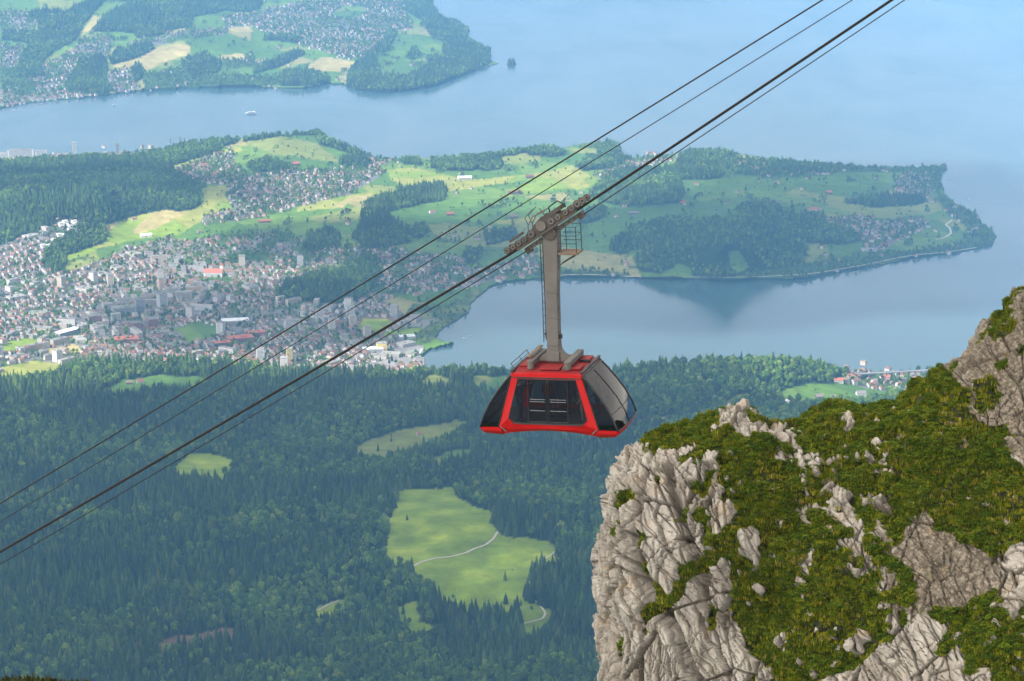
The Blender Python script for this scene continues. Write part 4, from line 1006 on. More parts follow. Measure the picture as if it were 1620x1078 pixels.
# white terraced blocks climbing the slope at the wood edge
T = [(70 + 60 * t + 5 * (k % 2), 392 - 40 * t + 3 * (k % 3)) for k, t in enumerate(np.linspace(0, 1, 15))] + [(98 + 7 * k, 358 - (k % 2) * 4) for k in range(5)]
for k, (px, py) in enumerate(T):
    p = at_px(px, py); e = empty('terraced_block', p, (0, 0, 0.6 + 0.1 * (k % 3)))
    for s in range(3):
        MB().box((0, s * 3.6, s * 3.1 + 0.6), (17 - s, 14 - s * 2.0, 4.1)).build('storey', M_WALLW, e)
        MB().box((0, s * 3.6 - (14 - s * 2.0) / 2 - 0.05, s * 3.1 + 0.9), (13 - s, 0.16, 1.5)).build('window', M_WIN, e)
    tag(e, 'white stepped terrace block on the slope at the edge of the wood', 'terrace block', 'white terraces beside the wood')
    LANDMARK_PX.append((p.x, p.y, 10))

# ---- the remaining houses
ok = alive.copy()
for x_, y_, r_ in LANDMARK_PX:
    ok &= (wx - x_) ** 2 + (wy - y_) ** 2 > (size * 0.7 + r_) ** 2
for arr_ in (0,):
    wx, wy, lu, lh, lpx, lpy, ki, rot, size = (q[ok] for q in (wx, wy, lu, lh, lpx, lpy, ki, rot, size))
shown = size / (wy + 1) * (lpx > 0) * (lpx < 1620) * (lpy > 0)
bigs = set()
for k in range(len(HN)):
    c_ = np.nonzero((ki == k) & (shown > 0))[0]
    lim = 60 if k < 5 else 90
    bigs |= set(c_[np.argsort(-shown[c_])[:lim]].tolist())
PLACE = {DENSE: 'in the valley town', SUBURB: 'in a garden suburb', PARK: 'among the lakeside trees', GREY: 'on the works ground', FIELD: 'out on the open farmland', BRIGHT: 'out on the open farmland'}
WHAT = {'cottage': ('small gabled house', 'house'), 'villa': ('broad gabled villa', 'house'), 'long_house': ('long gabled house', 'house'), 'tall_house': ('three-storey gabled house', 'house'), 'flat_house': ('flat-roofed cube house', 'house'),
        'block': ('four-storey flat-roofed apartment block', 'apartment block'), 'long_block': ('long flat-roofed apartment block', 'apartment block'), 'tower': ('square high-rise with flat roof', 'tower block'), 'hall': ('low wide hall with flat roof', 'hall')}
for i in sorted(bigs):
    nm = HN[ki[i]]
    what, cat = WHAT[nm]
    w = link(cat.replace(' ', '_'), HK[nm][1]); w.location = (wx[i], wy[i], lh[i]); w.rotation_euler = (0, 0, rot[i])
    for pn, pm in (('roof', HK[nm][2]), ('window', HK[nm][3])):
        q = link(pn, pm, None, w)
        if pn == 'window': q['kind'] = 'stuff'
    tag(w, what + ' ' + PLACE.get(int(lu[i]), 'in the valley'), cat, what + 's ' + PLACE.get(int(lu[i]), 'in the valley'))
ri = np.array([i for i in range(len(wx)) if i not in bigs])
print('houses', len(wx), 'own', len(bigs))
scatter('town_houses', np.stack([wx, wy, lh], -1)[ri], RNG.uniform(0.78, 0.98, len(ri)), rot[ri], ki[ri], [HK[q][0] for q in HN], 'stuff', 'mass of small houses filling the town and suburbs', 'houses')

# ---- roads and tracks: strips laid on the land
def strip(name, pts, width, mat, label=None, kind='structure', lift=0.25, n=60):
    P = np.array(pts, float)
    s = np.concatenate([[0], np.cumsum(np.hypot(*np.diff(P, axis=0).T))])
    u = np.linspace(0, s[-1], n)
    q = np.stack([np.interp(u, s, P[:, 0]), np.interp(u, s, P[:, 1])], -1)
    for _ in range(3): q[1:-1] = (q[:-2] + 2 * q[1:-1] + q[2:]) / 4
    W3 = surf(q[:, 0], q[:, 1])
    d = np.gradient(W3, axis=0); d[:, 2] = 0; d /= np.linalg.norm(d, axis=1)[:, None]
    sd = np.stack([-d[:, 1], d[:, 0], np.zeros(n)], -1) * width / 2
    V = np.concatenate([W3 + sd, W3 - sd]); V[:, 2] += lift
    f = [(k, k + 1, n + k + 1, n + k) for k in range(n - 1)]
    o = link(name, mesh_from(name, V, f), mat)
    return tag(o, label, None, None, kind)
strip('farm_track', Z(*Z8, [(270, 725), (300, 708), (360, 692), (430, 685), (500, 668), (540, 648), (590, 632), (625, 605), (645, 572)]), 4.6, M_GRAVEL, 'pale gravel track crossing the meadow', lift=0.5)
strip('lower_track', Z(*Z8, [(745, 988), (800, 975), (850, 962), (862, 935), (835, 905), (800, 870), (780, 830), (790, 760), (830, 715), (900, 665), (920, 645)]), 3.6, M_GRAVEL, 'gravel track bending round the glade', lift=0.5)
strip('forest_road', Z(400, 850, 4.727, [(485, 550), (530, 525), (580, 500), (645, 475)]), 4.5, M_GRAVEL, lift=0.6)
strip('valley_road', [(250, 530), (300, 505), (350, 480), (400, 470), (470, 490), (530, 515), (560, 550), (600, 570)], 14, M_ROAD)
strip('town_road', [(0, 500), (80, 520), (170, 512), (260, 505), (340, 503), (420, 510)], 11, M_ROAD)
strip('shore_road', [(860, 437), (920, 434), (1000, 438), (1080, 438.5), (1180, 439), (1280, 434), (1360, 421), (1440, 404), (1500, 399), (1545, 392)], 6, M_GRAVEL)
strip('vineyard_road', Z(1200, 200, 3.85, [(1080, 690), (1140, 675), (1175, 650), (1165, 620), (1140, 600), (1180, 570)]), 6, M_GRAVEL)
strip('quay', [(650, 581), (658, 566), (668, 552)], 8, M_CONC, lift=0.8)
strip('meggen_road', Z(*Z2, [(720, 0), (735, 40), (745, 80), (700, 130)]), 14, M_GRAVEL)

# ---- railway viaduct on the right shore
VA = at_px(1352, 596); VB = at_px(1478, 607)
e = empty('railway_viaduct', VA); d = VB - VA; L = d.length; az = math.atan2(d.y, d.x); e.rotation_euler = (0, 0, az)
MB().box((L / 2, 0, 6), (L, 9, 1.4)).build('deck', M_ROAD, e)
for s in (-1, 1): MB().box((L / 2, s * 4.3, 7.2), (L, 0.3, 0.9)).build('parapet', M_ROAD, e)
for k in range(14): MB().box(((k + 0.5) * L / 14, 0, 2.0), (2.2, 5, 6.5)).build('pier', M_ROAD, e)
tag(e, 'long railway viaduct running along the shore behind the grassy ridge', 'viaduct')

# ---- boats
M_BOAT = mat_noise('boat_white', (0.78, 0.78, 0.78), (0.86, 0.86, 0.86), 0.5, 0.4)
def lake_px(px, py): return Vector(ground(np.array([px]), np.array([py]), 0.0)[0])
def hull_mb(L, B, D):
    st = [(-L / 2, 0.85), (-L * 0.3, 1), (0.1 * L, 1), (L * 0.35, 0.7), (L / 2, 0.06)]
    V, Fc = [], []
    for x, w in st: V += [(x, -B / 2 * w, D), (x, -B / 2 * w * 0.7, -D * 0.4), (x, B / 2 * w * 0.7, -D * 0.4), (x, B / 2 * w, D)]
    for k in range(len(st) - 1):
        a, b_ = 4 * k, 4 * k + 4
        Fc += [(a, a + 1, b_ + 1, b_), (a + 1, a + 2, b_ + 2, b_ + 1), (a + 2, a + 3, b_ + 3, b_ + 2), (a + 3, a, b_, b_ + 3)]
    Fc += [(3, 2, 1, 0), (16, 17, 18, 19)]
    return MB().add(V, Fc)
e = empty('passenger_ship', lake_px(398, 180.5), (0, 0, 0.1))
hull_mb(52, 10, 2.4).build('hull', M_BOAT, e); MB().box((-2, 0, 3.8), (36, 8.6, 2.6)).build('lower_deck', M_WIN, e); MB().box((-2, 0, 5.35), (40, 9.4, 0.5)).build('upper_deck', M_BOAT, e)
MB().box((-1, 0, 6.8), (24, 7, 2.3)).build('saloon', M_WIN, e); MB().box((-1, 0, 8.2), (28, 8, 0.5)).build('roof', M_BOAT, e); MB().box((10, 0, 9.4), (5, 4, 2)).build('bridge', M_BOAT, e)
tag(e, 'white passenger ship crossing the upper arm of the lake', 'ship')
def sailboat(px, py, s, label, group=None, sail=True):
    e = empty('sailboat' if sail else 'motorboat', lake_px(px, py), (0, 0, px)); e.scale = (s, s, s)
    hull_mb(9, 2.8, 0.9).build('hull', M_BOAT, e)
    if sail:
        MB().tube([(0.5, 0, 0.5), (0.5, 0, 13)], 0.09, 6).build('mast', M_CONC, e)
        MB().prism([(0.3, 0, 1.8), (-4, 0, 1.8), (0.3, 0, 12.6)], (0, 0, 0), (0, 0.06, 0)).build('sail', M_BOAT, e)
    else:
        MB().box((-0.5, 0, 1.4), (3.4, 2, 1.1)).build('cabin', M_WIN, e)
    tag(e, label, 'sailboat' if sail else 'boat', group)
sailboat(180, 166, 1.7, 'single white sailboat near the far shore')
for px, py in ((5, 173), (22, 174), (30, 173), (42, 167), (55, 165), (66, 164), (92, 160)): sailboat(px, py, 1.1, 'white boat moored along the far left shore', 'boats moored off the far shore', False)
for px, py in ((803, 450), (818, 449), (850, 446), (783, 455), (735, 535), (742, 532)): sailboat(px, py, 1.0, 'small boat on the bay under the hanger', 'boats on the bay', False)
for px, py in ((1502, 283), (1534, 315), (1551, 320)): sailboat(px, py, 1.0, 'small dark boat off the point of the peninsula', 'boats off the point', False)
sailboat(1378, 415, 1.2, 'white boat near the lakeside hotel', None, False)
# ================================================================== CLOUDS over the mountain (above the view; they shade the slopes, the last three the air)
m, nt, b = new_mat('cloud')
dif = N(nt, 'ShaderNodeBsdfDiffuse'); tr = N(nt, 'ShaderNodeBsdfTranslucent'); mx = N(nt, 'ShaderNodeMixShader')
dif.inputs[0].default_value = (0.9, 0.9, 0.9, 1); tr.inputs[0].default_value = (0.9, 0.9, 0.9, 1); mx.inputs[0].default_value = 0.5
nt.links.new(dif.outputs[0], mx.inputs[1]); nt.links.new(tr.outputs[0], mx.inputs[2])
thin = N(nt, 'ShaderNodeBsdfTransparent'); mx_ = N(nt, 'ShaderNodeMixShader'); mx_.inputs[0].default_value = 0.40          # each of the two skins lets part of the light straight through
nt.links.new(mx.outputs[0], mx_.inputs[1]); nt.links.new(thin.outputs[0], mx_.inputs[2])
nt.links.new(mx_.outputs[0], [n_ for n_ in nt.nodes if n_.type == 'OUTPUT_MATERIAL'][0].inputs[0])
M_CLOUD = m
CLOUD_Z = 2450.0
def cloud_over(gx, gy, gz, rx, ry, seed, rot=0.0):
    """a flat-bottomed cumulus whose shade falls on the given point of land or air"""
    k = (CLOUD_Z - gz) / SUN_DIR.z
    c = Vector((gx, gy, gz)) + SUN_DIR * k
    bm = bmesh.new(); bmesh.ops.create_icosphere(bm, subdivisions=5, radius=1.0)
    P = np.array([v.co for v in bm.verts])
    n = fbm(P * 1.8 + seed * 7.1, 4, seed)
    Q = P * (1 + 0.42 * n)[:, None]
    Q[:, 2] = np.where(Q[:, 2] < 0, Q[:, 2] * 0.18, Q[:, 2] * 0.75 + 0.12 * np.abs(fbm(P * 5, 3, seed + 3)))
    Q = Q * np.array([rx, ry, min(rx, ry) * 0.55])
    cr, sr = math.cos(rot), math.sin(rot)
    Q = np.stack([Q[:, 0] * cr - Q[:, 1] * sr, Q[:, 0] * sr + Q[:, 1] * cr, Q[:, 2]], -1)
    for v, q in zip(bm.verts, Q): v.co = q
    me = bpy.data.meshes.new('cloud'); bm.to_mesh(me); bm.free()
    me.polygons.foreach_set('use_smooth', [True] * len(me.polygons))
    o = link('cloud', me, M_CLOUD); o.location = c + Vector((0, 0, min(rx, ry) * 0.1))
    tag(o, 'unseen white cumulus cloud shading the mountain and lake', None, None, 'stuff')
for k, (px, py, h, rx, ry, rt) in enumerate(CLOUDS):
    g = ground(np.array([px]), np.array([py]), h)[0]
    cloud_over(g[0], g[1], h, rx, ry, k + 1, rt)
cloud_over(2, 100, CAM_Z - 30, 330, 300, 20)
cloud_over(0, 1300, 1250, 1000, 800, 21)  # this and the next two: unseen clouds added to darken the near haze
cloud_over(-150, 2500, 850, 1150, 850, 22, 0.2)
cloud_over(700, 2300, 900, 900, 800, 23)
# ================================================================== THE CRAG
SIL = [(936, 1300), (940, 1200), (944, 1130), (946, 1078), (951, 1030), (948, 985), (956, 950), (951, 905), (943, 880), (946, 850), (960, 825), (968, 790), (966, 765), (976, 745), (986, 725), (1010, 702),
       (1030, 690), (1060, 684), (1080, 681), (1098, 668), (1110, 660), (1130, 661), (1150, 656), (1175, 649), (1190, 644), (1240, 642), (1262, 641), (1300, 636), (1340, 634), (1400, 633), (1440, 623),
       (1470, 609), (1500, 596), (1512, 581), (1522, 568), (1536, 548), (1553, 522), (1560, 509), (1582, 500), (1597, 472), (1602, 456), (1620, 448), (1680, 415), (1800, 385), (2050, 350)]
INNER = [(990, 1300), (1120, 1300), (1330, 1300), (1560, 1300), (1760, 1300), (2050, 1300), (2050, 1150), (2050, 950), (2050, 800), (2050, 700)]
NS, NT = 900, 520
def resample(P, n, w=None):
    P = np.array(P, float); d = np.hypot(*np.diff(P, axis=0).T)
    if w is not None: d = d * w
    s = np.concatenate([[0], np.cumsum(d)]); u = np.linspace(0, s[-1], n)
    return np.stack([np.interp(u, s, P[:, 0]), np.interp(u, s, P[:, 1])], -1)
wts = np.array([0.35, 0.5, 0.8] + [1.0] * (len(SIL) - 6) + [0.5, 0.3])
SA = resample(SIL, NS, wts); SB = resample(INNER, NS)
tt = np.linspace(0, 1, NT) ** 1.1
GPX = SA[:, None] * (1 - tt[None, :, None]) + SB[:, None] * tt[None, :, None]
cpx, cpy = GPX[..., 0], GPX[..., 1]
edge_px = np.linalg.norm(GPX - SA[:, None], axis=-1)
dirs = ray(cpx, cpy); dirs /= np.linalg.norm(dirs, axis=-1)[..., None]
def plane_hit(n, px, py, D):
    n = np.array(n, float); n /= np.linalg.norm(n)
    d0 = ray(np.array(px), np.array(py)); d0 = d0 / np.linalg.norm(d0)
    k = (d0 * D) @ n
    return k / (dirs @ n)
D1 = plane_hit((-0.30, -0.56, 0.77), 1300, 700, 106.0)          # grass slope
D2 = plane_hit((-0.60, -0.76, 0.25), 1120, 850, 104.2)          # cliff below it
D3 = plane_hit((-0.45, -0.80, 0.40), 1560, 600, 108.0)          # upper crag
def smax(a, b, k): return 0.5 * (a + b + np.sqrt((a - b) ** 2 + k * k))
def smin(a, b, k): return 0.5 * (a + b - np.sqrt((a - b) ** 2 + k * k))
Dc = smax(D1, D2, 0.8)
crag_w = smooth(1470, 1560, cpx - (cpy - 600) * 0.35)
Dc = Dc * (1 - crag_w) + smin(Dc, D3, 0.6) * crag_w
Dc = Dc + 3.6 * np.exp(-edge_px / 9.0) + 2.2 * np.exp(-edge_px / 38.0)
P0 = CAMP + dirs * Dc[..., None]

# ---- where bare rock shows
ROCK = [
 [(900, 1500), (900, 690), (1008, 690), (1030, 708), (1055, 715), (1078, 706), (1100, 722), (1092, 748), (1110, 742), (1125, 730), (1140, 735), (1142, 762), (1130, 790), (1150, 800), (1166, 815), (1160, 832), (1130, 852), (1118, 880), (1126, 896), (1140, 880), (1160, 900), (1155, 915), (1160, 945), (1150, 970), (1170, 1010), (1175, 1030), (1200, 1045), (1230, 1060), (1215, 1078), (1200, 1500)],
 [(1140, 668), (1175, 646), (1200, 641), (1240, 648), (1255, 680), (1275, 700), (1290, 720), (1275, 722), (1250, 700), (1235, 690), (1215, 690), (1190, 705), (1175, 700), (1150, 690)],
 [(1315, 636), (1335, 638), (1345, 655), (1365, 678), (1350, 680), (1325, 655)],
 [(1640, 430), (1600, 452), (1558, 505), (1512, 578), (1498, 598), (1520, 620), (1525, 640), (1560, 662), (1590, 672), (1620, 692), (1900, 800), (2050, 330)],
 [(1410, 860), (1430, 830), (1460, 800), (1480, 830), (1520, 850), (1560, 870), (1572, 900), (1570, 930), (1540, 945), (1510, 960), (1470, 965), (1445, 960), (1440, 930), (1445, 900), (1415, 890)],
 [(1565, 880), (1590, 862), (1630, 866), (1660, 900), (1630, 940), (1600, 985), (1590, 960), (1570, 935)],
 [(1345, 1065), (1390, 1030), (1425, 1000), (1440, 978), (1465, 968), (1478, 985), (1500, 983), (1492, 1000), (1475, 1020), (1480, 1038), (1510, 1018), (1532, 1024), (1515, 1052), (1560, 1060), (1568, 1078), (1565, 1500), (1250, 1500), (1290, 1078)],
 [(1308, 738), (1322, 758), (1347, 785), (1362, 802), (1345, 802), (1320, 780)], [(1318, 788), (1337, 800), (1352, 832), (1335, 828)], [(1373, 808), (1392, 830), (1407, 860), (1390, 872), (1378, 845)], [(1343, 838), (1366, 850), (1382, 882), (1363, 887)],
 [(1178, 850), (1206, 838), (1204, 882), (1190, 894), (1180, 870)], [(1193, 930), (1217, 923), (1207, 948)], [(1228, 1002), (1250, 985), (1262, 1000), (1240, 1020)], [(1340, 1010), (1362, 1000), (1372, 1030), (1350, 1045)], [(1580, 680), (1640, 690), (1640, 740), (1590, 718)],
]
fp = P0.reshape(-1, 3); fx_ = cpx.ravel(); fy_ = cpy.ravel()
jn = fbm(fp * 0.9, 3, 201); jn2 = fbm(fp * 0.9 + 31, 3, 202); jf = fbm(fp * 3.2, 2, 203)
jx = fx_ + 17 * jn + 8 * jf; jy = fy_ + 17 * jn2 - 8 * jf
rock = np.zeros(len(fp))
for poly in ROCK: rock = np.maximum(rock, inpoly(jx, jy, poly).astype(float))
# strips of stone following the strata through the turf
st_dir = np.array([0.55, 0.25, -0.80]); st_dir /= np.linalg.norm(st_dir)
A1 = np.cross(st_dir, [0, 1, 0]); A1 /= np.linalg.norm(A1); A2 = np.cross(st_dir, A1)
def strata(p, long=0.38, across=1.0): return np.stack([p @ A1 * across, p @ A2 * across, p @ st_dir * long], -1)
sn = fbm(strata(fp, 0.30, 2.9), 3, 210)
band = smooth(60, 10, np.abs((fx_ - 1290) - (fy_ - 760) * 0.62)) * (fy_ > 650)
rock = np.maximum(rock, (sn + 0.36 * band > 0.37) & (fx_ > 1130))
gl = (fbm(strata(fp, 0.5, 1.1), 3, 220) > 0.36) & (edge_px.ravel() > 12) & (fx_ < 1230) & (fx_ > 975)   # turf on small ledges of the face
gl2 = (fbm(fp * 0.8, 3, 225) > 0.24) & (fx_ > 1480) & (fy_ < 720)
rock = np.where(gl | gl2, 0, rock)
rock = rock.reshape(cpx.shape)
def blur(a, n):
    for _ in range(n):
        a = np.pad(a, 1, mode='edge'); a = (a[:-2, 1:-1] + a[2:, 1:-1] + a[1:-1, :-2] + a[1:-1, 2:] + 2 * a[1:-1, 1:-1]) / 6
    return a
rock_soft = blur(rock, 6)

# ---- relief
def normals(P):
    du = np.gradient(P, axis=0); dv = np.gradient(P, axis=1)
    n = np.cross(du, dv); n /= np.linalg.norm(n, axis=-1)[..., None] + 1e-9
    flip = (n * dirs).sum(-1) > 0
    n[flip] *= -1
    return n
N0 = normals(P0)
for _ in range(3): N0 = np.stack([blur(N0[..., k], 3) for k in range(3)], -1)
N0 /= np.linalg.norm(N0, axis=-1)[..., None]
wp = fp + 0.10 * np.stack([fbm(fp * 0.8, 3, 301), fbm(fp * 0.8, 3, 302), fbm(fp * 0.8, 3, 303)], -1)
def blocks(p, cell, seed, long, wid):
    q = strata(p, long, 1.0) / cell
    f1, f2, cid, cv = voronoi(q, seed)
    r = np.stack([hf(cid[:, 0], cid[:, 1], cid[:, 2], seed + 9 + k) - 0.5 for k in range(4)], -1)
    return (cv * r[:, :3]).sum(1) * 1.4 + r[:, 3], smooth(wid, 0.0, f2 - f1), cid
def slabs(p, cid, seed, width, warp, spread=0.5):
    """bedding and joint steps: every block is split by parallel planes of its own slope into stepped plates"""
    r = np.stack([hf(cid[:, 0], cid[:, 1], cid[:, 2], seed + k) - 0.5 for k in range(4)], -1)
    n = A1 * (1 + 0 * r[:, :1]) + spread * r[:, :3] * 2
    n /= np.linalg.norm(n, axis=1)[:, None]
    u = (p * n).sum(1) / (width * (1 + 0.8 * r[:, 3])) + warp
    k = np.floor(u); f = u - k
    h = hf(k.astype(np.int64), cid[:, 0], cid[:, 1] + 3 * cid[:, 2], seed + 7)
    saw = (f - 0.5) * (0.5 + h)
    gap = smooth(0.10, 0.0, np.minimum(f, 1 - f))
    return saw + 0.7 * (h - 0.5), gap
wq = fbm(fp * 0.9, 3, 430)
f_a, k_a, id_a = blocks(wp, 2.6, 400, 0.30, 0.035)
f_b, k_b, id_b = blocks(wp, 1.15, 420, 0.42, 0.05)
s_a, g_a = slabs(wp, id_a, 441, 0.62, 0.5 * wq)
s_b, g_b = slabs(wp, id_b, 451, 0.26, 0.8 * wq, 0.9)
def planes(n, width, wid, seed, warp):
    n = np.array(n, float); n /= np.linalg.norm(n)
    u = fp @ n / width + warp; k = np.floor(u); f = u - k
    return smooth(wid, 0.0, np.minimum(f, 1 - f)) * (hf(k.astype(np.int64), k.astype(np.int64) * 0, k.astype(np.int64) * 0, seed) > 0.25), hf(k.astype(np.int64), k.astype(np.int64) * 0 + 1, k.astype(np.int64) * 0, seed) - 0.5
wl = fbm(fp * 0.4, 2, 456); wl2 = fbm(fp * 0.5, 2, 457)
j1, o1 = planes(A1 + 0.15 * A2, 1.9, 0.035, 458, 0.35 * wl)
j2, o2 = planes(A1 * 0.5 + A2 * 0.6 + st_dir * 0.7, 2.6, 0.025, 459, 0.3 * wl2)
j3, o3 = planes(A1 * 0.9 - st_dir * 0.35, 0.75, 0.05, 461, 0.5 * wl)
joint = np.clip(j1 + 0.35 * j2 + 0.6 * j3, 0, 1)
# clefts that run down the face
def cleft(poly, w):
    d = np.full(len(fx_), 1e9)
    for (x0, y0), (x1, y1) in zip(poly[:-1], poly[1:]):
        t = np.clip(((fx_ - x0) * (x1 - x0) + (fy_ - y0) * (y1 - y0)) / ((x1 - x0) ** 2 + (y1 - y0) ** 2), 0, 1)
        d = np.minimum(d, np.hypot(fx_ - x0 - t * (x1 - x0), fy_ - y0 - t * (y1 - y0)))
    d = d + 5 * vnoise(fp * 1.3, 463)
    return smooth(w, 0, d)
clefts = 1.3 * cleft([(1002, 850), (1015, 900), (1040, 950), (1078, 1010), (1115, 1090), (1150, 1180)], 15) + 0.9 * cleft([(1058, 735), (1072, 800), (1092, 862), (1112, 905), (1118, 960)], 11) + 0.6 * cleft([(1032, 708), (1018, 770), (1006, 830), (1000, 860)], 8) + 0.7 * cleft([(975, 860), (982, 930), (975, 1000), (990, 1090)], 9) + 0.6 * cleft([(1130, 790), (1105, 830), (1075, 850)], 7)
ridg = 0.7 + 0 * wl
fine = fbm(fp * 6, 3, 470)
rel_rock = 0.36 * f_a + 0.15 * f_b + 0.20 * o1 + 0.22 * o2 + 0.14 * o3 - clefts + 0.17 * s_a + 0.075 * s_b - 0.24 * k_a - 0.07 * k_b - 0.10 * g_a - 0.05 * g_b - 0.26 * joint + 0.30 * (ridg - 0.7) * 0 + 0.03 * fine + 0.55 * fbm(fp * 0.35, 2, 475)
crackv = np.clip(0.8 * k_a + 0.22 * k_b + 0.6 * g_a * (s_a < 0.1) + 0.3 * g_b + 0.6 * joint + 0.25 * clefts, 0, 1)
gul = fbm(np.stack([fp[:, 0] * 0.32, fp[:, 1] * 0.18, fp[:, 2] * 0.12], -1), 2, 480)
hum = fbm(fp * 0.7, 4, 490); hum2 = fbm(fp * 2.4, 3, 495)
c1_, c2_, ccid, _ = voronoi(fp / 0.62 + 0.3 * hum[:, None], 497)
d1_, d2_, dcid, _ = voronoi(fp / 0.28, 498)
cush = (1 - np.clip(c1_, 0, 1) ** 2) * hf(ccid[:, 0], ccid[:, 1], ccid[:, 2], 7) * 0.5 + (1 - np.clip(d1_, 0, 1) ** 2) * hf(dcid[:, 0], dcid[:, 1], dcid[:, 2], 8) * 0.2
rel_grass = 0.55 * hum + 0.16 * hum2 + cush - 0.46
rs = rock_soft.ravel()
lump = rel_grass * (1 - rs) + (rel_rock + 0.05) * rs + 0.7 * gul
slab = ((fx_ > 1400) & (fx_ < 1580) & (fy_ > 790) & (fy_ < 970)) | (fx_ > 1500) & (fy_ < 720)
lump = np.where(slab & (rs > 0.3), lump * 0.62 + 0.12 * fbm(fp * 4.5, 3, 500), lump)
P1 = P0 + N0 * lump.reshape(cpx.shape)[..., None]
# ---- back of the crag: rows that leave the outline away from the viewer
lft = smooth(0, 1, (1040 - SA[:, 0]) / 60)[:, None]
back_dir = dirs[:, 0] + np.concatenate([0.55 * lft, 0 * lft, -0.75 * (1 - lft) - 0.05], 1)
backs = []
for k, L in enumerate((30, 20, 13, 8, 4.5, 2.0, 0.7)):
    q = P1[:, 0] + back_dir * L
    nn = np.stack([fbm(q * 0.3 + c, 3, 510 + c) for c in range(3)], -1)
    backs.append(q + nn * min(L * 0.3, 2.2))
PB = np.stack(backs, 1)
PC = np.concatenate([PB, P1], 1)
RB = np.concatenate([np.tile(rock[:, :1], (1, 7)), rock_soft], 1)
ns_, nt_ = PC.shape[:2]
idx = np.arange(ns_ * nt_).reshape(ns_, nt_)
cq = np.stack([idx[:-1, :-1], idx[:-1, 1:], idx[1:, 1:], idx[1:, :-1]], -1).reshape(-1, 4)
cm = mesh_np('crag', PC.reshape(-1, 3), cq, False)
a = cm.attributes.new('rock', 'FLOAT', 'POINT'); a.data.foreach_set('value', RB.astype(np.float32).ravel())
lich = np.concatenate([np.zeros((ns_, 7)), (slab.reshape(cpx.shape)).astype(float)], 1)
a = cm.attributes.new('lichen', 'FLOAT', 'POINT'); a.data.foreach_set('value', blur(lich, 8).astype(np.float32).ravel())
a = cm.attributes.new('crack', 'FLOAT', 'POINT'); a.data.foreach_set('value', np.concatenate([np.zeros((ns_, 7)), crackv.reshape(cpx.shape)], 1).astype(np.float32).ravel())
m, nt, b = new_mat('limestone_and_turf')
geo = N(nt, 'ShaderNodeNewGeometry'); ra = N(nt, 'ShaderNodeAttribute', attribute_name='rock'); li = N(nt, 'ShaderNodeAttribute', attribute_name='lichen')
def noise(scale, detail=6, rough=0.6, vec=None, dist=0.0):
    n_ = N(nt, 'ShaderNodeTexNoise'); n_.inputs['Scale'].default_value = scale; n_.inputs['Detail'].default_value = detail; n_.inputs['Roughness'].default_value = rough; n_.inputs['Distortion'].default_value = dist
    nt.links.new(vec or geo.outputs['Position'], n_.inputs['Vector']); return n_.outputs['Fac']
mpg = N(nt, 'ShaderNodeMapping'); mpg.inputs['Rotation'].default_value = (0.25, 0.6, 0.3); mpg.inputs['Scale'].default_value = (2.2, 1.0, 0.45)
nt.links.new(geo.outputs['Position'], mpg.inputs['Vector'])
big = noise(0.55, 5, 0.6, None, 0.5); streak = noise(1.5, 8, 0.7, mpg.outputs[0]); speck = noise(9.0, 5, 0.7); speck2 = noise(5.0, 8, 0.75)
c1 = ramp(nt, big, [(0.30, (0.165, 0.145, 0.115)), (0.5, (0.28, 0.258, 0.22)), (0.68, (0.40, 0.375, 0.33))])
c2 = ramp(nt, streak, [(0.36, (0.055, 0.045, 0.034)), (0.48, (0.235, 0.21, 0.175)), (0.72, (0.45, 0.42, 0.37))])
mx = N(nt, 'ShaderNodeMix', data_type='RGBA'); mx.inputs[0].default_value = 0.5
nt.links.new(c1, mx.inputs[6]); nt.links.new(c2, mx.inputs[7])
lc = ramp(nt, speck2, [(0.38, (0.028, 0.022, 0.012)), (0.49, (0.085, 0.066, 0.04)), (0.58, (0.19, 0.16, 0.12)), (0.72, (0.36, 0.32, 0.26))])
mx2 = N(nt, 'ShaderNodeMix', data_type='RGBA'); ml = N(nt, 'ShaderNodeMath', operation='MULTIPLY'); ml.inputs[1].default_value = 0.8
nt.links.new(li.outputs['Fac'], ml.inputs[0]); nt.links.new(ml.outputs[0], mx2.inputs[0]); nt.links.new(mx.outputs[2], mx2.inputs[6]); nt.links.new(lc, mx2.inputs[7])
och = noise(0.9, 4, 0.5); ochr = N(nt, 'ShaderNodeMapRange'); ochr.inputs[1].default_value = 0.60; ochr.inputs[2].default_value = 0.72; ochr.inputs[4].default_value = 0.55
nt.links.new(och, ochr.inputs[0])
mx3 = N(nt, 'ShaderNodeMix', data_type='RGBA'); nt.links.new(ochr.outputs[0], mx3.inputs[0]); nt.links.new(mx2.outputs[2], mx3.inputs[6]); mx3.inputs[7].default_value = (0.33, 0.235, 0.13, 1)
cra = N(nt, 'ShaderNodeAttribute', attribute_name='crack')           # joints, cracks and clefts coloured darker brown
mxc = N(nt, 'ShaderNodeMix', data_type='RGBA'); mcm = N(nt, 'ShaderNodeMath', operation='MULTIPLY'); mcm.inputs[1].default_value = 0.8
nt.links.new(cra.outputs['Fac'], mcm.inputs[0]); nt.links.new(mcm.outputs[0], mxc.inputs[0]); nt.links.new(mx3.outputs[2], mxc.inputs[6]); mxc.inputs[7].default_value = (0.075, 0.06, 0.04, 1)
turf = ramp(nt, speck2, [(0.3, (0.010, 0.010, 0.004)), (0.55, (0.026, 0.028, 0.007)), (0.75, (0.06, 0.05, 0.022))])
rm = N(nt, 'ShaderNodeMath', operation='ADD'); sm_ = N(nt, 'ShaderNodeMapRange'); sm_.inputs[1].default_value = 0.42; sm_.inputs[2].default_value = 0.62
sp2 = N(nt, 'ShaderNodeMath', operation='MULTIPLY_ADD'); sp2.inputs[1].default_value = 0.5; sp2.inputs[2].default_value = -0.25
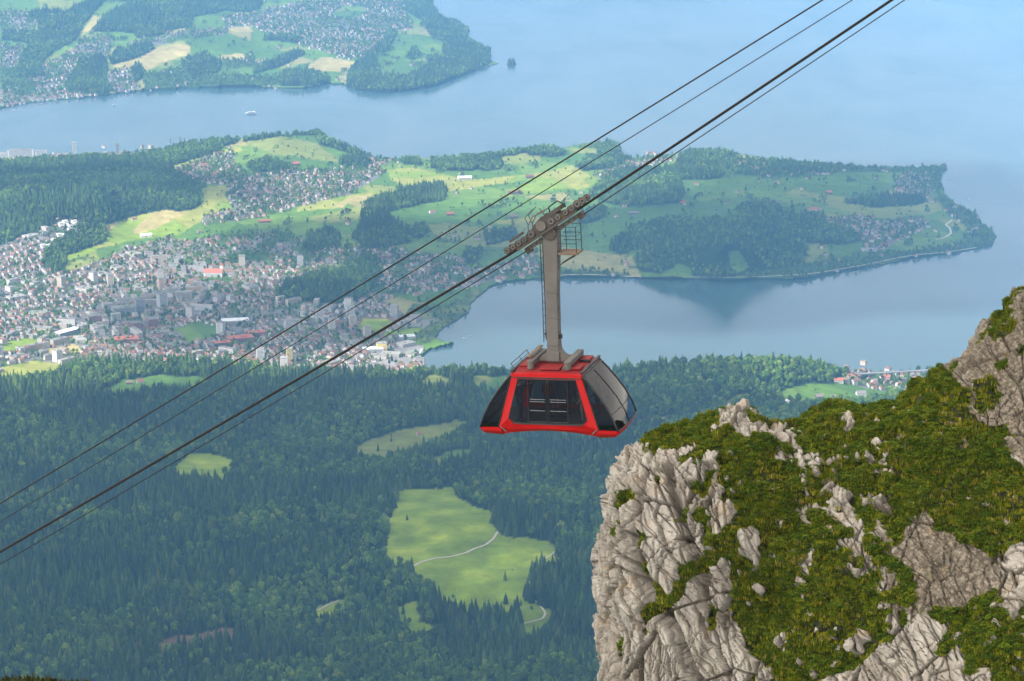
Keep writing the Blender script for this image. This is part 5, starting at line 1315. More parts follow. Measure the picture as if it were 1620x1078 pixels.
nt.links.new(speck2, sp2.inputs[0]); nt.links.new(sp2.outputs[0], rm.inputs[0]); nt.links.new(ra.outputs['Fac'], rm.inputs[1]); nt.links.new(rm.outputs[0], sm_.inputs[0])
mx4 = N(nt, 'ShaderNodeMix', data_type='RGBA'); nt.links.new(sm_.outputs[0], mx4.inputs[0]); nt.links.new(turf, mx4.inputs[6]); nt.links.new(mxc.outputs[2], mx4.inputs[7])
nt.links.new(mx4.outputs[2], b.inputs['Base Color'])
b.inputs['Roughness'].default_value = 0.92; b.inputs['Specular IOR Level'].default_value = 0.25
ad = N(nt, 'ShaderNodeMath', operation='ADD'); nt.links.new(streak, ad.inputs[0]); nt.links.new(speck, ad.inputs[1])
bp = N(nt, 'ShaderNodeBump'); bp.inputs['Strength'].default_value = 0.55; bp.inputs['Distance'].default_value = 0.10
nt.links.new(ad.outputs[0], bp.inputs['Height']); nt.links.new(bp.outputs[0], b.inputs['Normal'])
M_ROCK = m
crag = link('crag', cm, M_ROCK)
tag(crag, 'pale limestone crag with a steep grassy back on the mountainside', 'crag')

# ---- loose and embedded stones, each a piece of the crag
def stone_mesh(seed, sub=3):
    bm = bmesh.new(); bmesh.ops.create_icosphere(bm, subdivisions=sub, radius=1.0)
    P = np.array([v.co for v in bm.verts]); r = np.random.default_rng(seed)
    # cut by random planes for flat faces
    for k in range(14):
        n = r.normal(size=3); n /= np.linalg.norm(n); d = r.uniform(0.38, 0.8)
        e = P @ n - d; P = np.where((e > 0)[:, None], P - e[:, None] * n * 0.98, P)
    P = P * (1 + 0.06 * fbm(P * 3 + seed, 3, seed))[:, None]
    for v, q in zip(bm.verts, P): v.co = q
    me = bpy.data.meshes.new('rock'); bm.to_mesh(me); bm.free()
    me.polygons.foreach_set('use_smooth', [False] * len(me.polygons))
    at_ = me.attributes.new('rock', 'FLOAT', 'POINT'); at_.data.foreach_set('value', [1.0] * len(me.vertices))
    me.materials.append(M_ROCK); return me
STONES = [stone_mesh(k + 1, 3) for k in range(7)]
gidx = np.stack([cpx.ravel(), cpy.ravel()], -1)
P1f = P1.reshape(-1, 3); N1 = normals(P1).reshape(-1, 3)
def nearest(px, py): return int(np.argmin((gidx[:, 0] - px) ** 2 + (gidx[:, 1] - py) ** 2))
stones = [(1194, 868, 0.42), (1204, 936, 0.34), (1222, 930, 0.2), (1240, 988, 0.26), (1254, 985, 0.24), (1262, 1000, 0.16), (1292, 996, 0.16), (1318, 996, 0.22), (1334, 1000, 0.14), (1350, 1022, 0.3), (1368, 1040, 0.2), (1216, 1038, 0.25),
          (1290, 1052, 0.2), (1272, 1066, 0.2), (1310, 1068, 0.3), (1238, 728, 0.16), (1246, 722, 0.12), (1290, 745, 0.16), (1262, 705, 0.2), (1272, 712, 0.16), (1310, 790, 0.2), (1326, 800, 0.16), (1386, 832, 0.26), (1392, 852, 0.3), (1336, 826, 0.2),
          (1420, 870, 0.3), (1430, 890, 0.22), (1590, 890, 0.6), (1612, 945, 0.55), (1576, 955, 0.3), (1562, 940, 0.2), (1500, 1050, 0.5), (1470, 1010, 0.4), (1540, 1062, 0.55), (1410, 1040, 0.45), (1440, 1000, 0.35), (1120, 870, 0.4), (1150, 890, 0.35), (1140, 935, 0.4),
          (1090, 722, 0.4), (1130, 745, 0.4), (1045, 716, 0.4), (1020, 712, 0.3), (1160, 668, 0.4), (1180, 660, 0.45), (1205, 655, 0.45), (1228, 668, 0.4), (1175, 690, 0.3), (1325, 648, 0.25), (1340, 665, 0.22), (1356, 676, 0.16), (1412, 640, 0.12), (1500, 612, 0.2), (1432, 745, 0.14), (1372, 730, 0.2), (1395, 738, 0.22), (1410, 752, 0.18), (1360, 716, 0.12)]
rs_ = random.Random(5)
for k in range(14):
    x = rs_.uniform(1160, 1610); y = rs_.uniform(690, 1070)
    stones.append((x, y, rs_.uniform(0.05, 0.13)))
for k, (px, py, s) in enumerate(stones):
    i = nearest(px, py)
    o = link('rock', STONES[k % 7], None, crag)
    o.location = P1f[i] - N1[i] * s * 0.55
    o.rotation_euler = (rs_.uniform(-0.4, 0.4), 0.55 + rs_.uniform(-0.4, 0.4), rs_.uniform(0, 6.28))
    o.scale = (s * rs_.uniform(0.6, 0.9), s * rs_.uniform(0.6, 0.9), s * rs_.uniform(0.9, 1.35))

# ---- turf: tufts of grass and herbs
M_GRASS = mat_random('turf_blades', [(0.0, (0.034, 0.048, 0.003)), (0.4, (0.082, 0.102, 0.004)), (0.75, (0.150, 0.160, 0.006)), (0.93, (0.21, 0.19, 0.016)), (1.0, (0.24, 0.18, 0.06))], 0.8)
for m_ in (M_GRASS,): m_.node_tree.nodes['Principled BSDF'].inputs['Specular IOR Level'].default_value = 0.05
M_HERB = mat_random('herb_leaves', [(0.0, (0.030, 0.056, 0.005)), (0.6, (0.062, 0.102, 0.007)), (1.0, (0.13, 0.165, 0.012))], 0.8)
M_HERB.node_tree.nodes['Principled BSDF'].inputs['Specular IOR Level'].default_value = 0.05
def tuft_mesh(seed, n=24, h=0.125, spread=0.12, herb=False):
    r = random.Random(seed); V, Fc = [], []
    for k in range(n):
        a = r.random() * 6.28; q = spread * math.sqrt(r.random()); x, y = math.cos(a) * q, math.sin(a) * q
        if herb:
            s = r.uniform(0.03, 0.06); z = r.uniform(0.03, h); t = r.random() * 6.28; o = len(V)
            V += [(x, y, z), (x + math.cos(t) * s, y + math.sin(t) * s, z + 0.02), (x + math.cos(t + 0.9) * s * 1.5, y + math.sin(t + 0.9) * s * 1.5, z - 0.01), (x + math.cos(t + 1.8) * s, y + math.sin(t + 1.8) * s, z + 0.02)]
            Fc += [(o, o + 1, o + 2), (o, o + 2, o + 3)]
        else:
            L = h * r.uniform(0.5, 1.1); b_ = r.random() * 6.28; bend = r.uniform(0.1, 0.6) * L; w = r.uniform(0.008, 0.016)
            dx, dy = math.cos(b_), math.sin(b_); o = len(V)
            V += [(x - dy * w, y + dx * w, -0.05), (x + dy * w, y - dx * w, -0.05), (x + dx * bend * 0.4 + dy * w * 0.8, y + dy * bend * 0.4 - dx * w * 0.8, L * 0.6), (x + dx * bend * 0.4 - dy * w * 0.8, y + dy * bend * 0.4 + dx * w * 0.8, L * 0.6), (x + dx * bend, y + dy * bend, L)]
            Fc += [(o, o + 1, o + 2, o + 3), (o + 3, o + 2, o + 4)]
    me = mesh_from('tuft', V, Fc); me.materials.append(M_HERB if herb else M_GRASS); return me
TUFTS = [tuft_mesh(k) for k in range(4)] + [tuft_mesh(20 + k, 34, 0.13, 0.16, True) for k in range(3)]
q00 = P1[:-1, :-1]; q10 = P1[1:, :-1]; q01 = P1[:-1, 1:]; q11 = P1[1:, 1:]
qa = 0.5 * np.linalg.norm(np.cross(q11 - q00, q10 - q01), axis=-1)
gm_ = (1 - rock_soft[:-1, :-1]); cxx = cpx[:-1, :-1]; cyy = cpy[:-1, :-1]
lam = qa * 125 * np.where(gm_ > 0.62, 1.0, np.where(gm_ > 0.35, 0.22, 0.0)) * ((cxx > 960) & (cxx < 1850) & (cyy < 1200))
patch = fbm(q00.reshape(-1, 3) * 0.8, 3, 610).reshape(lam.shape)
lam *= np.clip(1.0 + 1.5 * patch, 0.12, 1.6)
n_ = RNG.poisson(np.minimum(lam, 20)); J, I_ = np.nonzero(n_); rep = n_[J, I_]; J = np.repeat(J, rep); I_ = np.repeat(I_, rep)
u = RNG.random(len(J))[:, None]; v = RNG.random(len(J))[:, None]
TP = (q00[J, I_] * (1 - u) + q10[J, I_] * u) * (1 - v) + (q01[J, I_] * (1 - u) + q11[J, I_] * u) * v
hb = RNG.random(len(TP)) < 0.28 + 0.5 * patch[J, I_]
print('tufts', len(TP))
scatter('turf', TP, RNG.uniform(0.6, 1.25, len(TP)), RNG.uniform(0, 6.28, len(TP)), np.where(hb, RNG.integers(4, 7, len(TP)), RNG.integers(0, 4, len(TP))), TUFTS, 'stuff', 'thick alpine turf of grass and herbs covering the crag', 'turf')
# ================================================================== CABLE CAR
def paint(name, col, rough=0.35, coat=0.3, var=0.15, dirt=0.25):
    c2 = tuple(c * (1 - var) for c in col)
    return mat_noise(name, c2, col, 1.5, rough, 0.0, 0.0, 5.0, coat, 0.25, 'Object', (tuple(c * 0.45 + 0.03 for c in col), 5.0, dirt))
M_RED = paint('cabin_red', (0.36, 0.002, 0.002), 0.5, 0.0, 0.12, 0.18)
M_REDDULL = paint('roof_red', (0.22, 0.014, 0.016), 0.65, 0.0, 0.25, 0.5)
M_STEEL = paint('hanger_grey', (0.115, 0.108, 0.098), 0.62, 0.0, 0.25, 0.5)
M_STEELD = paint('carriage_steel', (0.062, 0.054, 0.046), 0.62, 0.0, 0.4, 0.6)
M_WHEEL = paint('wheel_grey', (0.13, 0.122, 0.112), 0.6, 0.0, 0.35, 0.6)
M_WOODY = paint('carriage_brown', (0.075, 0.05, 0.032), 0.75, 0.0, 0.3, 0.4)
M_BLACK = mat_noise('black_rubber', (0.008, 0.008, 0.009), (0.016, 0.016, 0.018), 3.0, 0.6, spec=0.25)
M_TRIM = mat_noise('dark_trim', (0.018, 0.018, 0.019), (0.03, 0.03, 0.032), 2.0, 0.5, spec=0.3)
M_RAILM = mat_noise('brushed_rail', (0.09, 0.09, 0.095), (0.13, 0.13, 0.135), 4.0, 0.5)
M_INNER = mat_noise('cabin_inside', (0.05, 0.05, 0.055), (0.09, 0.09, 0.095), 2.0, 0.7)
M_PLANK = mat_noise('platform_wood', (0.10, 0.07, 0.045), (0.15, 0.11, 0.075), 3.0, 0.8)
def glass(name, tint, refl=1.0):
    m, nt, b = new_mat(name)
    nt.nodes.remove(b)
    tr = N(nt, 'ShaderNodeBsdfTransparent'); tr.inputs[0].default_value = (*tint, 1)
    gl = N(nt, 'ShaderNodeBsdfGlossy'); gl.inputs['Roughness'].default_value = 0.03; gl.inputs[0].default_value = (refl, refl, refl, 1)
    fr = N(nt, 'ShaderNodeFresnel'); fr.inputs[0].default_value = 1.52
    mx = N(nt, 'ShaderNodeMixShader'); nt.links.new(fr.outputs[0], mx.inputs[0]); nt.links.new(tr.outputs[0], mx.inputs[1]); nt.links.new(gl.outputs[0], mx.inputs[2])
    nt.links.new(mx.outputs[0], [n_ for n_ in nt.nodes if n_.type == 'OUTPUT_MATERIAL'][0].inputs[0])
    return m
M_GLASS = glass('tinted_glass', (0.28, 0.31, 0.34), 0.6); M_GLASSW = glass('clear_tinted_glass', (0.5, 0.53, 0.56), 0.5); M_GLASSD = glass('door_glass', (0.2, 0.215, 0.235), 0.5); M_SHIELD = glass('windscreen_glass', (0.13, 0.145, 0.16), 0.48)

YAW = math.radians(-17.0); TILT = math.radians(-3.2)
CAR_D = 95.0
d_ = ray(np.array(879.5), np.array(578.5)); d_ = d_ / np.linalg.norm(d_)
ROOF_C = Vector(CAMP + d_ * CAR_D)
RZ = Matrix.Rotation(YAW, 4, 'Z') @ Matrix.Rotation(TILT, 4, 'Y')
H_ROOF = 2.14
car = empty('cable_car')
car.matrix_world = Matrix.Translation(ROOF_C) @ RZ @ Matrix.Translation((0, 0, -H_ROOF))
tag(car, 'red cable car cabin with dark windows hanging from a grey arm on the track ropes', 'cable car')
bpy.context.view_layer.update()
CAR_M = car.matrix_world.copy()

# profile of the cabin: half length x of the windscreen edge, half width y, at height z
def hx(z): # windscreen curve
    return float(np.interp(z, [-0.3, 0.0, 0.45, 0.95, 1.4, 1.8, 2.14], [2.62, 2.74, 2.58, 2.32, 2.0, 1.68, 1.36]))
def hy(z):
    return float(np.interp(z, [-0.32, 0.0, 0.25, 2.14], [1.10, 1.40, 1.43, 1.30]))
def fx(z): # edge of the red side frame
    return float(np.interp(z, [0.0, 2.14], [1.98, 1.36]))

# --- side frames (red trapezium ring) with window pane, doors, rails; both sides
def side_pt(x, z, s, off=0.0): return (x, s * (hy(z) + off), z)
for s in (-1, 1):
    outer = [(-1.36, 2.10), (1.36, 2.10), (1.98, 0.02), (1.55, -0.10), (0.8, -0.03), (0, 0.0), (-0.8, -0.03), (-1.55, -0.10), (-1.98, 0.02)]
    inner = [(-1.14, 1.93), (1.14, 1.93), (1.56, 0.40), (1.40, 0.24), (0.8, 0.22), (0, 0.22), (-0.8, 0.22), (-1.40, 0.24), (-1.56, 0.40)]
    mb = MB(); n = len(outer)
    V = [side_pt(x, z, s, 0.03) for x, z in outer] + [side_pt(x, z, s, 0.03) for x, z in inner] + [side_pt(x, z, s, -0.05) for x, z in outer] + [side_pt(x, z, s, -0.05) for x, z in inner]
    Fc = []
    for k in range(n):
        j = (k + 1) % n
        Fc += [(k, j, n + j, n + k), (2 * n + k, 3 * n + k, 3 * n + j, 2 * n + j), (k, 2 * n + k, 2 * n + j, j), (n + k, n + j, 3 * n + j, 3 * n + k)]
    mb.add(V, Fc)
    fr = mb.build('side_frame', M_RED, car, False, 0.018)
    fr['label'] = 'bright red side frame around the doors'
    # black gasket round the opening
    g = MB(); ring = [side_pt(x * 1.0, z, s, 0.034) for x, z in inner]
    g.tube(ring + [ring[0]], 0.022, 6); g.build('window_gasket', M_BLACK, fr)
    # fixed panes left and right of the doors
    for a, b2, c, d2 in (((-1.14, 1.93), (-0.80, 1.93), (-0.80, 0.23), (-1.48, 0.32)), ((0.86, 1.93), (1.14, 1.93), (1.48, 0.32), (0.86, 0.23))):
        MB().add([side_pt(x, z, s, 0.0) for x, z in (a, b2, c, d2)], [(0, 1, 2, 3)]).build('window_pane', M_GLASSW, car)
    # two door leaves
    for x0, x1 in ((-0.78, 0.0), (0.02, 0.84)):
        dr = MB(); w = 0.055
        for (p, q) in (((x0 + w / 2, 0.22), (x0 + w / 2, 1.93)), ((x1 - w / 2, 0.22), (x1 - w / 2, 1.93)), ((x0, 1.90), (x1, 1.90)), ((x0, 0.27), (x1, 0.27))):
            dr.tube([side_pt(p[0], p[1], s, 0.012), side_pt(q[0], q[1], s, 0.012)], w / 2, 4)
        do = dr.build('door', M_BLACK, car)
        MB().add([side_pt(x, z, s, 0.004) for x, z in ((x0 + w, 1.87), (x1 - w, 1.87), (x1 - w, 0.3), (x0 + w, 0.3))], [(0, 1, 2, 3)]).build('pane', M_GLASSD, do)
        for z in (1.16, 1.07, 0.72):
            MB().tube([side_pt(x0 + 0.09, z, s, 0.03), side_pt(x1 - 0.09, z, s, 0.03)], 0.013, 6).build('handrail', M_RAILM, do)
    # sliding rail above and sill below
    MB().tube([side_pt(-1.15, 1.985, s, 0.05), side_pt(1.15, 1.985, s, 0.05)], 0.014, 6).build('door_track', M_TRIM, car)
    MB().tube([side_pt(-1.36, 0.19, s, 0.04), side_pt(1.36, 0.19, s, 0.04)], 0.016, 6).build('sill', M_TRIM, car)

# --- ends: curved windscreen, side quarter panes, trim, red bumper tray
zs = [0.0, 0.22, 0.45, 0.7, 0.95, 1.18, 1.4, 1.6, 1.8, 1.98, 2.14]
for e_ in (-1, 1):
    V, Fc = [], []
    ny = 8
    for z in zs:
        for k in range(ny + 1):
            v = -1 + 2 * k / ny
            bow = 0.10 * (1 - v * v) * (1 - z / 2.6)
            V.append((e_ * (hx(z) + bow), v * hy(z), z))
    for i in range(len(zs) - 1):
        for k in range(ny): Fc.append((i * (ny + 1) + k, i * (ny + 1) + k + 1, (i + 1) * (ny + 1) + k + 1, (i + 1) * (ny + 1) + k))
    ws = link('windscreen', mesh_from('windscreen', V, Fc, True), M_SHIELD, car)
    def wpt(v, z, o=0.012): return (e_ * (hx(z) + 0.10 * (1 - v * v) * (1 - z / 2.6) + o), v * hy(z), z)
    MB().tube([wpt(0, z) for z in zs], 0.012, 6).build('glazing_bar', M_BLACK, ws)
    MB().tube([wpt(-1 + 0.1 * k, 0.62) for k in range(21)], 0.012, 6).build('glazing_bar', M_BLACK, ws)
    MB().tube([wpt(-0.96 + 0.096 * k, 2.05) for k in range(21)], 0.05, 6).build('header_trim', M_TRIM, ws)
    for s in (-1, 1):
        MB().tube([(e_ * hx(z), s * hy(z), z) for z in zs], 0.038, 8).build('corner_trim', M_TRIM, car, True)
        # quarter pane between red frame and windscreen
        V, Fc = [], []
        for z in zs: V += [(e_ * fx(z), s * hy(z), z), (e_ * max(fx(z), hx(z)), s * hy(z), z)]
        for i in range(len(zs) - 1): Fc.append((2 * i, 2 * i + 1, 2 * i + 3, 2 * i + 2))
        MB().add(V, Fc).build('quarter_pane', M_GLASS, car)
        MB().tube([(e_ * (fx(z) + 0.03), s * hy(z), z) for z in zs], 0.028, 6).build('quarter_trim', M_BLACK, car)
    # bumper tray
    zt = [(0.0, 1.0), (-0.13, 0.985), (-0.26, 0.90), (-0.36, 0.76)]
    V, Fc = [], []
    for j, (z, q) in enumerate(zt):
        for k in range(ny + 1):
            v = -1 + 2 * k / ny
            V.append((e_ * (2.74 * (0.55 + 0.45 * q) + 0.10 * (1 - v * v)) * (1.0 if j == 0 else 1.0), v * 1.40 * q, z))
        V.append((e_ * 1.90, 1.41 * (q if j else 1), z - 0.02 if j else 0.02)); V.append((e_ * 1.90, -1.41 * (q if j else 1), z - 0.02 if j else 0.02))
    r = ny + 3
    for j in range(len(zt) - 1):
        for k in range(ny): Fc.append((j * r + k, j * r + k + 1, (j + 1) * r + k + 1, (j + 1) * r + k))
        Fc += [(j * r + ny, j * r + ny + 1, (j + 1) * r + ny + 1, (j + 1) * r + ny), (j * r + ny + 2, j * r, (j + 1) * r, (j + 1) * r + ny + 2), (j * r + ny + 1, j * r + ny + 2, (j + 1) * r + ny + 2, (j + 1) * r + ny + 1)]
    Fc.append(tuple((len(zt) - 1) * r + k for k in range(r)))
    bt = MB().add(V, Fc).build('bumper', M_RED, car)
    bt['label'] = 'red bumper tray under the windscreen'
    for s in (-1, 1): MB().tube([(e_ * 1.93, s * 1.425, 0.05), (e_ * 1.72, s * 1.36, -0.16)], 0.022, 6).build('bumper_seam', M_RAILM, bt)
    # base of the glass
    MB().tube([(e_ * (2.75 + 0.10 * (1 - v * v)), v * 1.40, 0.0) for v in np.linspace(-1, 1, 13)], 0.025, 6).build('base_trim', M_TRIM, car)

# --- floor, belly, ceiling, poles
MB().box((0, 0, 0.03), (5.2, 2.70, 0.05)).build('floor', M_INNER, car)
bl = MB(); xs = np.linspace(-1.9, 1.9, 13); V, Fc = [], []
for x in xs:
    zb = -0.30 + 0.17 * (1 - (x / 1.9) ** 2)
    V += [(x, -1.36, -0.02), (x, -1.22, zb), (x, 1.22, zb), (x, 1.36, -0.02)]
for i in range(12):
    a = 4 * i
    Fc += [(a, a + 1, a + 5, a + 4), (a + 1, a + 2, a + 6, a + 5), (a + 2, a + 3, a + 7, a + 6), (a + 3, a, a + 4, a + 7)]
Fc += [(0, 3, 2, 1), (48, 49, 50, 51)]
bl.add(V, Fc).build('belly_pan', M_RED, car)
MB().box((0, 0, 2.06), (2.66, 2.50, 0.04)).build('ceiling', M_INNER, car)
for x in (-1.15, 0, 1.15): MB().tube([(x, 0, 0.05), (x, 0, 2.05)], 0.022, 8).build('grab_pole', M_RAILM, car)
for e_ in (-1, 1): MB().tube([(e_ * 2.2, y, 0.95) for y in (-1.15, 0, 1.15)], 0.02, 6).build('end_rail', M_RAILM, car)

# --- roof
rf = MB(); V, Fc = [], []
nx, ny = 10, 8
for i in range(nx + 1):
    x = -1.40 + 2.80 * i / nx
    for k in range(ny + 1):
        v = -1 + 2 * k / ny
        V.append((x, v * 1.33, 2.14 + 0.10 * (1 - v * v) + 0.03 * (1 - (x / 1.4) ** 2)))
n1 = len(V)
V += [(x, y, z - 0.10) for x, y, z in V]
for i in range(nx):
    for k in range(ny):
        a = i * (ny + 1) + k; q = (a, a + 1, a + ny + 2, a + ny + 1)
        Fc += [q, tuple(n1 + j for j in q[::-1])]
for k in range(ny):
    Fc += [(k, k + 1, n1 + k + 1, n1 + k), (nx * (ny + 1) + k + 1, nx * (ny + 1) + k, n1 + nx * (ny + 1) + k, n1 + nx * (ny + 1) + k + 1)]
for i in range(nx):
    a = i * (ny + 1); Fc += [(a + ny + 1, a, n1 + a, n1 + a + ny + 1), (a + ny, a + 2 * ny + 1, n1 + a + 2 * ny + 1, n1 + a + ny)]
roof = rf.add(V, Fc).build('roof', M_REDDULL, car)
roof['label'] = 'dull weathered red roof'
for s in (-1, 1):
    V, Fc = [], []
    for i in range(13):
        x = -1.40 + 2.8 * i / 12; c = 0.05 * (1 - (x / 1.4) ** 2)
        V += [(x, s * 1.30, 2.15 + c), (x, s * 1.375, 2.13 + c), (x, s * 1.375, 2.03), (x, s * 1.30, 2.03)]
    for i in range(12):
        a = 4 * i; Fc += [(a, a + 1, a + 5, a + 4), (a + 1, a + 2, a + 6, a + 5), (a + 2, a + 3, a + 7, a + 6), (a + 3, a, a + 4, a + 7)]
    Fc += [(0, 3, 2, 1), (48, 49, 50, 51)]
    MB().add(V, Fc).build('roof_fascia', M_RED, roof)
    MB().box((0, s * 1.372, 2.015), (2.76, 0.02, 0.03)).build('gutter', M_TRIM, roof)
for e_ in (-1, 1): MB().box((e_ * 1.385, 0, 2.22), (0.10, 2.60, 0.07)).build('roof_end_strip', M_TRIM, roof)
for x, y, L, W in ((0.05, -0.85, 0.80, 0.46), (1.02, -0.62, 0.42, 0.62), (-1.05, -0.35, 0.42, 0.6), (1.0, 0.75, 0.46, 0.6), (0, 0.9, 0.8, 0.4)):
    MB().box((x, y, 2.275), (L, W, 0.06)).build('roof_hatch', M_REDDULL, roof, False, 0.012)
MB().box((1.12, 0.22, 2.30), (0.42, 0.10, 0.08)).build('roof_duct', M_BLACK, roof)
# lifting eye at the front edge and roof rail on the left
MB().tube([(0.72 + 0.11 * math.cos(a), -1.13, 2.27 + 0.13 * math.sin(a)) for a in np.linspace(0, math.pi, 11)], 0.032, 8).build('lifting_eye', M_STEEL, roof, True)
rl = MB()
for y in (-0.9, 0.2, 1.2): rl.tube([(-1.40, y, 2.18), (-1.52, y, 2.42)], 0.014, 6)
rl.tube([(-1.52, -0.95, 2.42), (-1.52, 1.25, 2.42)], 0.016, 6); rl.tube([(-1.46, -0.95, 2.30), (-1.46, 1.25, 2.30)], 0.012, 6)
rl.build('roof_rail', M_TRIM, roof)

# --- hanger foot: cross beams on four dampers
hg = MB()
cx0 = -0.03
def column(z0, z1, w0, w1, d0, d1, x0, x1):
    V = []
    for z, w, d, x in ((z0, w0, d0, x0), (z1, w1, d1, x1)): V += [(x - w / 2, -d / 2, z), (x + w / 2, -d / 2, z), (x + w / 2, d / 2, z), (x - w / 2, d / 2, z)]
    return V, [(0, 3, 2, 1), (4, 5, 6, 7), (0, 1, 5, 4), (1, 2, 6, 5), (2, 3, 7, 6), (3, 0, 4, 7)]
Z0, ZK, Z1_ = 2.72, 5.05, 7.42
hg.add(*column(Z0, ZK, 0.46, 0.47, 0.44, 0.46, cx0, 0.02)); hg.add(*column(ZK + 0.004, Z1_, 0.475, 0.60, 0.47, 0.50, 0.02, 0.10))
arm = hg.build('hanger_arm', M_STEEL, car, False, 0.02)
arm['label'] = 'tall grey steel box arm between carriage and cabin'
MB().box((cx0, 0, 2.56), (0.52, 0.54, 0.36)).build('arm_collar', M_STEEL, arm, False, 0.015)
for z in (3.0, 4.1, 6.2):
    w = float(np.interp(z, [Z0, ZK, Z1_], [0.46, 0.475, 0.60])); x = float(np.interp(z, [Z0, ZK, Z1_], [cx0, 0.02, 0.10])); MB().box((x, 0, z), (w + 0.014, 0.49, 0.03)).build('weld_seam', M_STEEL, arm)
for k in range(9):
    z = 3.0 + k * 0.5; w = float(np.interp(z, [Z0, ZK, Z1_], [0.46, 0.475, 0.60])); x = float(np.interp(z, [Z0, ZK, Z1_], [cx0, 0.02, 0.10]))
    MB().cyl((x + w / 2 + 0.012, -0.16, z), (1, 0, 0), 0.022, 0.04, 8).build('bolt', M_STEELD, arm)
# splayed foot plates
for e_ in (-1, 1):
    pts = [(e_ * 0.20, 0, 3.05), (e_ * 0.24, 0, 2.78), (e_ * 0.36, 0, 2.62), (e_ * 0.62, 0, 2.46), (e_ * 0.66, 0, 2.36), (e_ * 0.20, 0, 2.40)]
    MB().prism([(x, -0.20, z) for x, y, z in pts], (0, 0, 0), (0, 0.40, 0)).build('foot_gusset', M_STEEL, arm)
    MB().box((e_ * 0.74, 0, 2.46), (0.24, 1.95, 0.20)).build('foot_beam', M_STEEL, arm, False, 0.02)
    for s in (-1, 1):
        dm = MB(); dm.cyl((e_ * 0.74, s * 0.88, 2.36), (0, 0, 1), 0.13, 0.26, 16); dm.cyl((e_ * 0.74, s * 0.88, 2.51), (0, 0, 1), 0.15, 0.05, 16)
        dm.build('damper', M_STEEL, arm, False, 0.012)
        MB().cyl((e_ * 0.74, s * 0.88, 2.21), (0, 0, 1), 0.05, 0.08, 10).build('damper_pin', M_TRIM, arm)
MB().box((-0.86, 0.15, 2.66), (0.16, 1.7, 0.05), Matrix.Rotation(0.0, 3, 'Y')).build('step_board', M_PLANK, arm)
for y in (-0.5, 0.8): MB().tube([(-0.74, y, 2.5), (-0.86, y, 2.64)], 0.02, 6).build('step_bracket', M_STEEL, arm)
# sensor boxes
MB().box((0.26, -0.05, 3.32), (0.12, 0.14, 0.16)).build('junction_box', M_TRIM, arm); MB().box((-0.30, -0.10, 3.42), (0.10, 0.10, 0.10)).build('junction_box', M_TRIM, arm)
# ladder up the left side
ld = MB()
def arm_x(z): return float(np.interp(z, [Z0, ZK, Z1_], [cx0 - 0.23, 0.02 - 0.24, 0.10 - 0.30]))
for y in (-0.16, 0.16): ld.tube([(arm_x(z) - 0.13, y, z) for z in (3.1, 4.2, ZK, 6.2, 7.3)], 0.018, 6)
for k in range(15): z = 3.25 + 0.285 * k; ld.tube([(arm_x(z) - 0.13, -0.16, z), (arm_x(z) - 0.13, 0.16, z)], 0.013, 6)
for z in (3.3, 4.6, 5.9, 7.0): ld.tube([(arm_x(z) - 0.13, 0, z), (arm_x(z) + 0.02, 0, z)], 0.014, 6)
ld.build('ladder', M_TRIM, car)
# service platform at the top right
pf = MB().box((0.80, 0, 6.62), (0.78, 0.80, 0.07)); pf = pf.build('platform', M_PLANK, car)
rl = MB()
for x, y in ((0.55, -0.37), (1.15, -0.37), (1.15, 0.37), (0.55, 0.37)): rl.tube([(x, y, 6.62), (x, y, 7.68)], 0.016, 6)
for z in (7.02, 7.32, 7.66):
    rl.tube([(0.45, -0.37, z), (1.15, -0.37, z), (1.15, 0.37, z), (0.45, 0.37, z)], 0.013, 6)
rl.build('railing', M_TRIM, pf)
for y in (-0.3, 0.3): MB().tube([(1.12, y, 6.58), (0.38, y, 6.14)], 0.025, 6).build('platform_brace', M_TRIM, pf)

